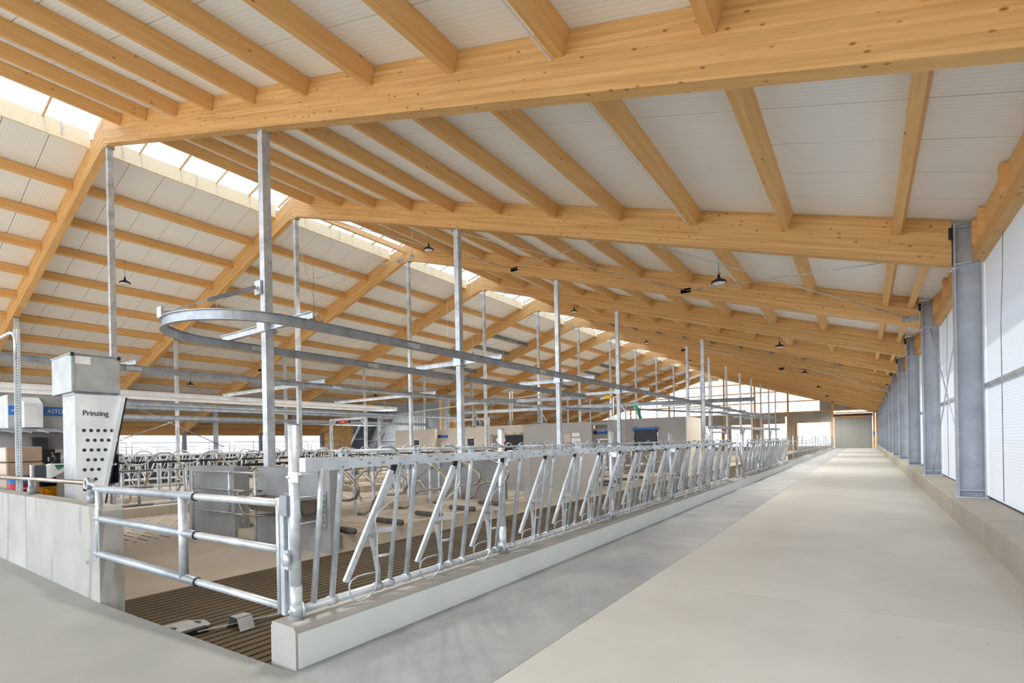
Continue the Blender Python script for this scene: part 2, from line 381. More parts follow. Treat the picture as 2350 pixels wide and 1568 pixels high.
# purlins: 300 nearest as single parts, the rest joined
PX_R = [-17.03+1.7605*i for i in range(11)]; PX_L = [-21.145-1.802*i for i in range(13)]
def pur_mesh(L): return MB().box(-L/2, L/2, -.07, .07, 0, .305)
p_long = pur_mesh(5.79).build('purlin', 'purlin', ce, loc=(0, 0, 0)); first = [True]
Rz = Matrix.Rotation(math.pi/2, 4, 'Z'); rest = []; steel = []
def purlin(xcorner, side, ym, bay):
    up_ = .47 if side > 0 else .44
    xc = xcorner-.07*math.cos(ANG); R = (RotR if side > 0 else RotL) @ Rz
    z = zb(xcorner)+up_+(.07*math.sin(ANG) if side > 0 else -.07*math.sin(ANG)*1.0)
    return (xc, ym, z), R
cnt = 0
for bay in range(-1, 13):
    ya = FY[0]-6 if bay == -1 else FY[bay]; ym = ya+3
    for side, XS in ((1, PX_R+([1.12] if bay >= 2 else [])), (-1, PX_L)):
        for i, xcr in enumerate(XS):
            loc, R = purlin(xcr, side, ym, bay)
            if (side < 0 and bay in (5, 8) and i in (1, 2, 3, 4, 5)) or (side > 0 and bay in (5,) and 1 <= i <= 9): steel.append((loc, R)); continue
            if cnt < 290 and bay >= 0:
                if first[0]: mw = R.copy(); mw.translation = loc; p_long.matrix_local = mw; first[0] = False
                else: place(p_long, 'purlin', loc, R, ce)
                cnt += 1
            else: rest.append((loc, R))
mb = MB(); q = pur_mesh(5.79)
for loc, R in rest: mb.add([R.to_3x3() @ v+Vector(loc) for v in q.v], q.f)
ro = mb.build('far_purlins', 'purlin', ce, loc=(XR, 60, 8)); ro['kind'] = 'stuff'
st = MB(); st.ibeam([(-2.9, 0, .15), (2.9, 0, .15)], .14, .28, .02); s0 = None
for loc, R in steel:
    if s0 is None:
        s0 = st.build('steel_purlin', 'galv_dark', ce, loc=(0, 0, 0)); mw = R.copy(); mw.translation = loc; s0.matrix_local = mw
    else: place(s0, 'steel_purlin', loc, R, ce, label='grey steel purlin')
s0['label'] = 'grey steel purlin'
# white strips under some purlins
for bay in range(0, 6):
    ym = (FY[0]-6 if bay == -1 else FY[bay])+3
    xq = PX_R[8]-.16; MB().box(xq-.035, xq-.01, ym-2.9, ym+2.9, zb(xq)+.45, zb(xq)+.475).build('cable_duct', 'white', ce, loc=(xq, ym, zb(xq)+.46))
    xq = PX_R[2]-.16; MB().box(xq-.035, xq-.01, ym-2.9, ym+2.9, zb(xq)+.45, zb(xq)+.475).build('cable_duct', 'white', ce, loc=(xq, ym, zb(xq)+.46))

# ------------------------------------------------------------------ glulam beams
def beam_label(side, k):
    if k == 0: return None
    w = ['', 'nearest', 'second nearest', 'third', 'fourth', 'fifth', 'sixth', 'seventh', 'eighth', 'ninth', 'tenth', 'eleventh', 'twelfth', 'last'][k]
    if side > 0:
        return {1: 'huge glued spruce beam crossing the top of the picture, nearest on the right roof slope'}.get(k, 'long glued spruce rafter of the right roof slope, %s from the camera' % w)
    return {1: 'steep glued spruce rafter at far left, nearest on the left roof slope'}.get(k, 'glued spruce rafter of the left roof slope, %s from the camera' % w)
beams = {}
for side, R, xe in ((1, RotR, XC-.03), (-1, RotL, XL)):
    ln = abs(xe-XR); xs = (XR, xe)
    base = MB().prism([(XR, ZR), (xe, zb(xe)), (xe, zb(xe)+RD), (XR, ZR+RD)], 'y', -.1, .1)
    o0 = None
    for k, y in enumerate(FY):
        loc = Vector((xs[1], y, zb(xs[1])+.3))
        if o0 is None:
            o0 = base.build('glulam_beam', 'glulam', None, loc=(xs[1], 0, zb(xs[1])+.3), rot=R); o0.location.y = y; o = o0
        else: o = o0.copy(); COL.objects.link(o); o.location.y = y
        o['label'] = beam_label(side, k) or ('glued spruce rafter overhead at the camera, %s slope' % ('right' if side > 0 else 'left')); o['category'] = 'beam'
        o['group'] = 'glulam rafters of the %s roof slope' % ('right' if side > 0 else 'left')
        beams[(side, k)] = o
def on_beam(b, mb_, name, mat, **t):
    # parts fixed to a beam: vertices in world space, brought into the beam's frame
    mwi = b.matrix_local.inverted(); me = bpy.data.meshes.new(name)
    me.from_pydata([tuple(mwi @ v) for v in mb_.v], [], mb_.f); me.polygons.foreach_set('use_smooth', mb_.sm); me.materials.append(M[mat])
    o = bpy.data.objects.new(name, me); COL.objects.link(o); o.parent = b
    for k, v in t.items(): o[k] = v
    return o
def disc(m, x, y, z, r, t=.008, n=12): m.cyl((x, y, z), (x, y-t, z), r, n)
for k in range(1, 5):
    y = FY[k]-.1; b = beams[(1, k)]
    for dx, dz in ((.22, .66), (.58, .36), (.14, .37), (.3, .09), (1.18, .66)):
        m = MB(); x = XC-dx; disc(m, x, y, zb(x)+dz, .033); disc(m, x, y-.006, zb(x)+dz, .013, .015, 6); on_beam(b, m, 'washer_plate', 'galv_dark')
    m = MB()
    for i in range(6):
        for j, dz in enumerate((.62, .54, .19, .11)):
            x = XC-.3-.2*i-.04*(j % 2); disc(m, x, y, zb(x)+dz, .008, .004, 6)
    o = on_beam(b, m, 'dowel_heads', 'galv_dark'); o['kind'] = 'stuff'
    m = MB(); m.box(XC-.35, XC, y, y+.2, zb(XC)-.02, zb(XC)-.005); on_beam(b, m, 'bearing_plate', 'galv')
m = MB()
for i in range(6):
    for j in range(2):
        x = -1.0+.19*i; disc(m, x, FY[1]-.1, zb(x)+.16+.1*j, .011, .004, 8)
o = on_beam(beams[(1, 1)], m, 'dowel_heads', 'galv'); o['kind'] = 'stuff'
m = MB(); m.bar((-1.15, FY[1]+.0, zb(-1.15)-.003), (XC-.1, FY[1]+.0, zb(XC-.1)-.003), .012, .006); on_beam(beams[(1, 1)], m, 'slot_line', 'darkgrey')
for k in range(1, 8):
    m = MB(); m.box(XR-.004, XR+.004, FY[k]-.103, FY[k]-.1, ZR, ZR+RD); on_beam(beams[(1, k)], m, 'ridge_joint', 'brownpanel')
    m = MB()
    for sx in (-1, 1):
        for dx, dz in ((.18, .62), (.3, .55), (.42, .6), (.2, .45), (.5, .5), (.35, .42)): disc(m, XR+sx*dx, FY[k]-.1, zb(XR+sx*dx)+dz, .014, .004, 8)
    o = on_beam(beams[(1, k)], m, 'dowel_heads', 'galv'); o['kind'] = 'stuff'
# thin white conduits along rafters of the left slope
for k in (3, 4, 6):
    m = MB(); x1 = -20.2; m.cyl((x1, FY[k]-.11, zb(x1)+.12), (-41, FY[k]-.11, zb(-41)+.12), .012, 6); m.cyl((x1, FY[k]-.11, zb(x1)+.12), (x1, FY[k]-.11, zb(x1)+.5), .012, 6)
    on_beam(beams[(-1, k)], m, 'conduit', 'white')

# ------------------------------------------------------------------ ridge skylight
sk = struct('window_1', 'long translucent ridge skylight')
XA, XB = -19.48, -17.10; za = zb(XA)+RD; ztop = za+.32; zr_ = ztop+.30
for k in range(0, 13):
    y0 = FY[k]; y1 = y0+6
    MB().box(XA-.05, XA+.02, y0+.1, y1-.1, za-.16, ztop).build('curb_board', 'curb_wood', sk, loc=(XA, y0+3, za))
    MB().box(XB-.02, XB+.05, y0+.1, y1-.1, za-.16, ztop).build('curb_board', 'curb_wood', sk, loc=(XB, y0+3, za))
    if k == 2: MB().box(XR-.06, XR+.06, y0+.1, y1-.1, zr_-.72, zr_-.5).build('ridge_board', 'purlin', sk, loc=(XR, y0+3, zr_-.6))
    for j in range(5):
        ya, yb = y0+1.2*j, y0+1.2*(j+1)
        for xa, z1, xb, z2 in ((XA, ztop, XR, zr_), (XR, zr_, XB, ztop)):
            if k < 9:
                MB().add([(xa, ya+.02, z1), (xb, ya+.02, z2), (xb, yb-.02, z2), (xa, yb-.02, z1)], [(0, 1, 2, 3)]).build('pane', 'skylight', sk, loc=((xa+xb)/2, ya+.6, z1))
            elif j == 0:
                MB().add([(xa, y0+.02, z1), (xb, y0+.02, z2), (xb, y1-.02, z2), (xa, y1-.02, z1)], [(0, 1, 2, 3)]).build('pane', 'skylight', sk, loc=((xa+xb)/2, y0+3, z1))
            MB().bar((xa, ya, z1-.03), (xb, ya, z2-.03), .04, .07).build('glazing_bar', 'curb_wood' if k < 0 or j % 2 else 'purlin', sk, loc=((xa+xb)/2, ya, z1))
    if k < 8:
        for dy in (.7, 2.9, 5.2):
            m = MB(); x = XA+.03; m.tube([(x, y0+dy, ztop-.02), (x+.06, y0+dy+.03, ztop-.2), (x+.03, y0+dy, ztop-.38), (x+.12, y0+dy+.02, ztop-.44)], .008, 5)
            m.build('steel_hook', 'galv_dark', sk, loc=(x, y0+dy, ztop))

# ------------------------------------------------------------------ right wall: kerb, columns, curtains
wr = struct('wall_right', 'low concrete kerb wall along the right side of the feed alley')
cb = MB().prism([(1.22, 0), (1.72, 0), (1.72, .375), (1.255, .375), (1.22, .34)], 'y', -1.494, 1.494)
c0 = cb.build('kerb_block', 'curb', wr, loc=(0, 0, 0)); yk = -4.906; i = 0
while yk < YE:
    if i == 0: c0.location = (0, yk, 0)
    else: place(c0, 'kerb_block', (0, yk, 0), parent=wr)
    yk += 3.0; i += 1
MB().box(1.70, 1.74, -6.4, YE, .3, .40).build('sealing_strip', 'darkgrey', wr, loc=(1.7, 30, .35))
# polycarbonate bays
for k in range(-1, 13):
    y0 = (FY[0]-6 if k < 0 else FY[k])+.02; y1 = y0+5.96
    w = struct('window_%d' % (k+3), 'tall translucent ribbed curtain bay of the right wall')
    for z0, z1 in ((.40, 2.22), (2.30, 4.42)):
        MB().add([(1.70, y0, z0), (1.70, y1, z0), (1.70, y1, z1), (1.70, y0, z1)], [(0, 1, 2, 3)]).build('pane', 'poly', w, loc=(1.70, y0, 0))
    MB().cyl((1.69, y0, 2.26), (1.69, y1, 2.26), .05, 10).build('roller_rail', 'galv', w, loc=(1.69, y0, 2.26))
    for dy in (1.3, 4.4):
        MB().tube([(1.665, y0+dy, 4.35), (1.665, y0+dy+.05, 3.8), (1.665, y0+dy+.22, 3.1), (1.665, y0+dy+.24, .45)], .006, 5).build('cord', 'galv_dark', w, loc=(1.665, y0+dy, 2))
# eave beams
for k in range(0, 13):
    y0 = FY[k]+.14; y1 = FY[k+1]-.14
    e = root('eave_beam', (1.62, y0+3, 4.4), 'spruce eave beam with short upright blocks above the %s curtain bay of the right wall' % ORD[k], 'beam', 'eave beams over the right wall')
    MB().box(1.545, 1.70, y0-.1, y1+.1, 4.36, 4.60).build('lower_beam', 'glulam', e)
    MB().box(1.60, 1.70, y0-.1, y1+.1, 4.60, zb(1.65)+RD).build('upper_board', 'purlin', e)
    for yy in (y0-.05, y0+.5, y0+2.0, y0+3.5, y0+5.1, y1-.1):
        MB().box(1.52, 1.62, yy, yy+.12, 4.60, zb(1.6)+RD-.02).build('block', 'purlin', e)
    MB().box(1.55, 1.70, y0-.16, y0-.10, 4.34, 4.36).build('angle_plate', 'galv', e)
# steel columns right
def column(x, y, z0, ztop, lbl, grp, d=.36, flip=1, parts=True):
    c = root('steel_column', (x, y, z0), lbl, 'column', grp)
    MB().box(x, x+.022*flip if flip > 0 else x, y-.13, y+.13, z0+.02, ztop).build('inner_flange', 'column', c) if flip > 0 else MB().box(x-.022, x, y-.13, y+.13, z0+.02, ztop).build('inner_flange', 'column', c)
    xo = x+d*flip
    MB().box(min(xo, xo-.022*flip), max(xo, xo-.022*flip), y-.13, y+.13, z0+.02, ztop-.02).build('outer_flange', 'column', c)
    MB().box(min(x+.02*flip, xo-.02*flip), max(x+.02*flip, xo-.02*flip), y-.006, y+.006, z0+.02, ztop-.02).build('web', 'column', c)
    MB().box(min(x-.03*flip, xo+.02*flip), max(x-.03*flip, xo+.02*flip), y-.17, y+.17, z0, z0+.02).build('base_plate', 'galv', c)
    if parts:
        for zz in (z0+.12, ztop-.72, ztop-.1): MB().box(min(x+.02*flip, xo-.02*flip), max(x+.02*flip, xo-.02*flip), y-.12, y+.12, zz, zz+.012).build('stiffener', 'galv', c)
        MB().box(x-.06*flip if flip > 0 else x, x if flip > 0 else x+.06, y-.12, y+.0-.1+.02, ztop-.28, ztop-.08).build('black_spacer', 'black', c)
        m = MB()
        for yy in (-.09, .09):
            for zz in (ztop-.13, ztop-.24, ztop-.78): m.cyl((x-.03*flip, y+yy, zz), (x+.06*flip, y+yy, zz), .016, 6)
        m.build('bolts', 'galv_bright', c, kind='stuff')
        MB().box(min(x-.02, x+.02), max(x-.02, x+.02), y-.15, y-.02, z0-.05, z0+.0).build('anchor_lug', 'galv', c)
    return c
for k in range(1, 14):
    y = FY[k]
    column(XC, y, .375, zb(XC)+RD-.06, 'grey steel H column of the right wall, %s along from the right picture edge' % (ORD[k-2] if k > 1 else 'one hidden beyond') if k > 1 else 'grey steel column just outside the picture on the right', 'steel columns of the right wall')
for k in range(0, 13):
    column(-37.9, FY[k], ZF, zb(-37.9), 'dark grey steel column of the far left row under the purlins, %s from the camera' % ORD[k], 'inner steel columns far left', .2, -1, False)
    column(-42.9, FY[k], ZF, zb(-42.9), 'grey steel column in the outer left wall, %s from the camera' % ORD[k], 'outer steel columns far left', .2, -1, False)

# ------------------------------------------------------------------ galvanised posts
def hpost(x, y, z0, z1, lbl, grp, w=.17):
    c = root('steel_post', (x, y, z0), lbl, 'post', grp)
    MB().ibeam([(0, 0, 0), (0, 0, 1)], .1, .1)  # profile helper kept simple below
    h = w/2
    m = MB(); m.prism([(x-h, y-h), (x+h, y-h), (x+h, y+h), (x-h, y+h)], 'z', z0+.015, z1); m.build('shaft', 'galv', c, bevel=.006)
    MB().box(x-h-.07, x+h+.07, y-h-.06, y+h+.06, z0, z0+.015).build('foot_plate', 'galv', c)
    MB().box(x-h-.06, x+h+.06, y-h-.03, y+h+.03, z1-.012, z1).build('head_plate', 'galv_dark', c)
    return c
PXR, PXL = -9.99, -29.15
for k in range(1, 14):
    y = FY[k]+.07
    xx = -7.45 if k == 5 else PXR
    z0 = -.12 if k != 1 else -.14
    lab = {1: 'thick galvanised post in the foreground left of the fence, passing through the curved rail', 2: 'tall galvanised post of the right row, second from the camera',
           3: 'tall galvanised post of the right row, third from the camera', 5: 'galvanised post set aside to the right, beyond the grey robot room'}.get(k, 'galvanised post of the right row, %s from the camera' % ORD[k-1])
    hpost(xx, y, z0, zb(xx)-.002, lab, 'galvanised posts of the right row')
for k in range(1, 14):
    hpost(XR, FY[k]+.02, -.12, ZR-.1, 'slim galvanised post under the ridge, %s from the camera' % ORD[k-1], 'galvanised posts under the ridge', .15)
    MB().prism([(XR-.32, ZR-.099), (XR+.32, ZR-.099), (XR+.32, zb(XR+.32)), (XR, ZR), (XR-.32, zb(XR-.32))], 'y', FY[k]-.09, FY[k]+.09).build('ridge_seat', 'glulam', None, loc=(XR, FY[k], ZR-.1),
        label='short wooden wedge between ridge beams and the %s ridge post' % ORD[k-1], category='block', group='ridge wedges')
    hpost(PXL, FY[k]+.02, -.12, zb(PXL)-.002, 'slim galvanised post of the left row, %s from the camera' % ORD[k-1], 'galvanised posts of the left row', .15)

# ------------------------------------------------------------------ cross arms and overhead rails
AZ = 3.84
def arm(x0, x1, y, lbl, grp):
    a = root('cross_arm', ((x0+x1)/2, y, AZ), lbl, 'bracket', grp)
    MB().ibeam([(x0, y, AZ+.07), (x1, y, AZ+.07)], .1, .14, .012).build('arm_beam', 'galv', a)
    xm = -9.99 if x1 > -10 else XR
    if x0 < xm < x1:
        MB().box(xm-.14, xm+.14, y-.14, y-.115, AZ-.03, AZ+.22).build('clamp_plate', 'galv', a); MB().box(xm-.12, xm+.12, y+.115, y+.14, AZ-.05, AZ+.22).build('clamp_plate', 'galv', a)
        MB().box(xm-.16, xm+.16, y-.13, y+.15, AZ-.035, AZ-.005).build('seat_plate', 'galv', a)
    for xx in (x0+.12, x1-.12):
        m = MB(); m.box(xx-.03, xx+.03, y-.08, y+.08, AZ-.02, AZ); m.cyl((xx, y-.07, AZ-.05), (xx, y-.07, AZ+.03), .01, 6); m.cyl((xx, y+.07, AZ-.05), (xx, y+.07, AZ+.03), .01, 6)
        m.build('rail_clamp', 'galv_bright', a)
    return a
for k in (1, 2, 3, 4, 6, 7, 8, 9, 10, 11):
    arm(-11.85, -8.42, FY[k]+.07, 'galvanised cross arm bolted to the right row of posts, %s from the camera' % ORD[k-1], 'cross arms of the right post row')
for k in (1, 2, 3, 4):
    arm(-20.6 if k in (1, 4) else -24.3, -16.62, FY[k]+.02, 'galvanised cross arm on the ridge post row, %s from the camera' % ORD[k-1], 'cross arms of the ridge post row')
def rail(name, path, lbl, grp=None, w=.09, h=.18, mat='galv_mid', joints=(), cat='rail', z=0):
    p0 = path[0]; r_ = root(name, p0, lbl, cat, grp)
    MB().ibeam(path, w, h, .013).build('rail_beam', mat, r_)
    for p, d in joints:
        p = Vector(p); d = Vector(d).normalized(); s_ = d.cross(Vector((0, 0, 1)))
        for sg in (-1, 1): MB().bar(p-d*.18+s_*sg*.012, p+d*.18+s_*sg*.012, .008, h*.62).build('splice_plate', 'galv_bright', r_)
    return r_
RZ = 3.74
def arc(cx, cy, r, a0, a1, n=24, z=RZ): return [(cx+r*math.cos(math.radians(a0+(a1-a0)*i/n)), cy+r*math.sin(math.radians(a0+(a1-a0)*i/n)), z) for i in range(n+1)]
loop = [(-8.5, 58, RZ), (-8.5, 30, RZ), (-8.5, 15, RZ)]+arc(-9.98, 5.35, 1.48, 0, -180, 36)+[(-11.46, 15, RZ), (-11.46, 23.0, RZ)]+arc(-11.8, 23.0, .34, 0, 90, 6)+[(-12.6, 23.45, RZ), (-15.4, 22.6, RZ), (-16.6, 21.0, RZ)]
rail('curved_rail', loop, 'galvanised overhead rail bent into a half circle around the foreground post', joints=[((-8.5, 8.3, RZ), (0, 1, 0)), ((-11.46, 6.3, RZ), (0, 1, 0)), ((-11.46, 9.6, RZ), (0, 1, 0)), ((-8.5, 14, RZ), (0, 1, 0)), ((-8.5, 20, RZ), (0, 1, 0))])
rail('overhead_rail', [(-16.7, -3, RZ), (-16.7, 12, RZ), (-16.7, 24, RZ), (-16.2, 36, RZ)], 'straight galvanised rail hung right of the ridge posts', joints=[((-16.7, 12.2, RZ), (0, 1, 0)), ((-16.7, 5.6, RZ), (0, 1, 0))])
rail('white_rail', [(-20.4, -3, 3.42), (-20.4, 12, 3.42), (-20.4, 18.3, 3.42)]+arc(-21.2, 18.3, .8, 0, 180, 14, 3.42)+[(-22.0, 12, 3.42), (-22, 2, 3.42)], 'bright aluminium overhead rail left of the ridge posts, curved back at its far end', w=.1, h=.15, mat='alu')
rail('overhead_rail', [(-23.3, -3, 3.3), (-23.3, 27, 3.3)], 'galvanised rail hung low in front of the left post row', w=.08, h=.14)
rail('overhead_rail', [(-26, -3, 3.35), (-26, 24, 3.35)], 'middle galvanised rail between ridge posts and left posts', w=.08, h=.16)
rail('overhead_rail', [(-29.05, -3, 3.1), (-29.05, 30, 3.1)], 'galvanised beam carried by the heads of the left post row', w=.1, h=.2)
rail('overhead_rail', [(-33.5, -3, 3.15), (-33.5, 29, 3.15)], 'thin galvanised rail left of the left post row', w=.06, h=.1)
# far loop behind the robot room
rail('overhead_rail', [(-26, 30, 3.9), (-16, 31.5, 3.9), (-9.9, 33, 3.9), (-5.5, 34.2, 3.9)], 'galvanised rail crossing above the grey robot room', w=.1, h=.24, mat='galv_dark')
rail('overhead_rail', [(-14.5, 26.5, 3.45), (-12, 30, 3.45), (-9, 40, 3.45), (-8, 60, 3.45)], 'thin galvanised rail winding beyond the grey robot room', w=.08, h=.12)
# brace from the foreground post to the curved rail
br = root('rail_brace', (-10.1, 5.5, 4.6), 'slanting galvanised brace from the foreground post down to the curved rail', 'brace')
pa, pb = Vector((-10.11, 5.5, 4.72)), Vector((-10.35, 3.92, 3.93))
mid = pa.lerp(pb, .55)
MB().bar(pa, mid, .06, .07).build('square_tube', 'galv_dark', br); MB().cyl(mid, pb, .014, 8).build('threaded_rod', 'galv', br)
MB().bar(mid-(pb-pa)*.05, mid+(pb-pa)*.12, .035, .035).build('turnbuckle', 'galv', br)
MB().box(-10.2, -9.98, 5.53, 5.56, 4.58, 4.86).build('wall_plate', 'galv', br)
MB().box(-10.44, -10.26, 3.86, 3.9, 3.83, 4.02).build('end_plate', 'galv', br)

# ------------------------------------------------------------------ wind bracing
def brace_set(k, side, XN):
    y0, y1 = FY[k]+.1, FY[k+1]-.1
    for i in range(len(XN)-1):
        for a, b in ((XN[i], XN[i+1]), (XN[i+1], XN[i])):
            r_ = root('wind_brace', (a, y0, zb(a)+.25), 'steel tie rod under the %s slope, %s, %s away, %s bay' % ('right' if side > 0 else 'left', ['next to the ridge', 'mid slope', 'next to the eave'][i], 'falling' if abs(b-XR) > abs(a-XR) else 'rising', ORD[k-1]), 'brace', 'roof tie rods')
            p, q_ = Vector((a, y0, zb(a)+.2)), Vector((b, y1, zb(b)+.2))
            MB().cyl(p, q_, .014, 6).build('rod', 'galv', r_)
            t = q_+(p-q_)*.08; MB().bar(t, q_+(p-q_)*.13, .03, .03).build('turnbuckle', 'galv_dark', r_)
            MB().box(b-.16, b+.16, y1-.03, y1, zb(b)+.12, zb(b)+.26).build('anchor_plate', 'galv_dark', r_)
brace_set(2, 1, [-17.9, -11.9, -4.9, 1.05]); brace_set(2, -1, [-18.7, -25.3, -31.8, -37.6])
brace_set(6, 1, [-17.9, -11.9, -4.9, 1.05]); brace_set(5, -1, [-18.7, -25.3, -31.8, -37.6])
for i, (a, b, c, d) in enumerate(((FY[2]+.1, .5, FY[3]-.1, 4.3), (FY[2]+.1, 4.3, FY[3]-.1, .5))):
    r_ = root('wall_brace', (1.5, a, b), ['tie rod rising away from the camera between the two nearest right wall columns', 'tie rod falling away from the camera between the two nearest right wall columns'][i], 'brace', 'wall tie rods')
    MB().cyl((1.48, a, b), (1.48, c, d), .014, 6).build('rod', 'galv', r_)
    zz = b if b < 1 else d; yy = a if b < 1 else c; MB().bar((1.48, yy, zz), (1.48, yy+(.1 if b < 1 else -.1), zz+.25), .04, .05).build('turnbuckle', 'galv_bright', r_)
for i, (a, b, c, d) in enumerate(((12.0, 2.2, 17.2, 4.3), (11.8, 4.6, 18, 1.6))):
    r_ = root('wall_brace', (-37.7, a, b), 'crossing steel tie rod between far left columns, %s' % ['rising to the right', 'falling to the right'][i], 'brace', 'wall tie rods')
    MB().cyl((-37.7, a, b), (-37.7, c, d), .03, 6).build('rod', 'galv_dark', r_)

# ------------------------------------------------------------------ pendant lamps
def lamp(x, y, z, lbl):
    ld = bpy.data.lights.new('lamp_light', 'SPOT'); ld.energy = 300 if y < 5 else (560 if y < 20 else 950); ld.spot_size = 2.7; ld.spot_blend = .8; ld.shadow_soft_size = .15; ld.color = (1, .97, .92)
    lo = bpy.data.objects.new('lamp_light', ld); COL.objects.link(lo); lo.location = (x, y, z-.2)
    l = root('pendant_lamp', (x, y, z), lbl, 'lamp', 'high bay lamps')
    MB().tube([(x+math.cos(t)*0, y, z) for t in (0,)]+[(x, y, z+.04)], .001, 4)
    prof = [(.03, .16), (.06, .13), (.19, .06), (.2, .02), (.185, 0)]
    m = MB(); n = 20; vs = [(x+r*math.cos(2*math.pi*i/n), y+r*math.sin(2*math.pi*i/n), z+h) for r, h in prof for i in range(n)]
    fs = [(a*n+i, (a+1)*n+i, (a+1)*n+(i+1) % n, a*n+(i+1) % n) for a in range(len(prof)-1) for i in range(n)]+[tuple(range(n))]
    hs = m.add(vs, fs, True).build('housing', 'black', l)
    MB().cyl((x, y, z-.002), (x, y, z+.015), .17, 20).build('lens', 'lampglass', hs)
    MB().cyl((x, y, z+.16), (x, y, z+.24), .035, 10).build('cap', 'black', hs)
    MB().cyl((x, y, z+.24), (x, y, max(z+.3, zb(x)+RD)), .006, 5).build('cord', 'darkgrey', l)
    m = MB(); m.tube([(x-.03, y, z+.24), (x-.03, y, z+.3), (x+.03, y, z+.3), (x+.03, y, z+.24)], .007, 5); m.build('hook', 'darkgrey', l)
for i, (x, y, z) in enumerate([(-3.2, 2.6, 5.7), (-3.2, 14.6, 5.7), (-3.2, 26.6, 5.7), (-3.2, 38.6, 5.7), (-3.2, 50.6, 5.7), (-3.2, 62.6, 5.7), (-3.2, 73.6, 5.7)]):  # last lamp added at the far end to brighten the roller door
    lamp(x, y, z, 'black round pendant lamp over the feed alley, %s from the camera' % ORD[i])
for i, (x, y, z) in enumerate([(-14, 14.6, 9.12), (-13.9, 26.6, 9.1), (-13.9, 38.6, 9.1), (-13.9, 50.6, 9.1)]):
    lamp(x, y, z, 'black round pendant lamp high right of the ridge, %s from the camera' % ORD[i])
for i, (x, y, z) in enumerate([(-24.8, 8.05, 8.31), (-21.6, 14.6, 7.42), (-34.7, 14.6, 5.5), (-31.5, 26.6, 5.3), (-21.6, 26.6, 7.4), (-21.6, 38.6, 7.4), (-21.6, 50.6, 7.4)]):
    lamp(x, y, z, ['black pendant lamp at upper left beside the first left-hand ridge post', 'black pendant lamp just above the curved rail', 'black pendant lamp far left above the bright rails', 'black pendant lamp in front of the corrugated wall', 'black pendant lamp left of the ridge in the fifth bay', 'black pendant lamp left of the ridge in the seventh bay', 'black pendant lamp left of the ridge in the ninth bay'][i])

# ------------------------------------------------------------------ feed kerb and self-locking feed fence
kb = root('feed_kerb', (-3.1, 1.9, 0), 'low concrete kerb coated pale green carrying the feed fence', 'kerb')
XK0, XK1, ZK = -3.34, -3.05, .27
MB().prism([(XK0, ZF), (XK1, ZF), (XK1, ZK-.03), (XK1-.02, ZK), (XK0+.02, ZK), (XK0, ZK-.03)], 'y', 1.88, YE-.3).build('kerb_core', 'kerbcore', kb)
MB().box(XK1, XK1+.006, 1.9, YE-.3, .0, ZK-.04).build('coated_face', 'curbpaint', kb)
ys = 1.88
def tx(z): return -3.19+(z-.33)*.145
def T(y, z, off=0): return (tx(z)+off, y, z)
PANELS = [(1.985, 4.386, 3), (4.386, 7.25, 4), (7.25, 10.13, 4), (10.13, 13.0, 4), (13.0, 15.13, 3), (17.28, 20.15, 4), (20.15, 23.0, 4), (23.0, 25.6, 4), (25.6, 28.4, 4)]
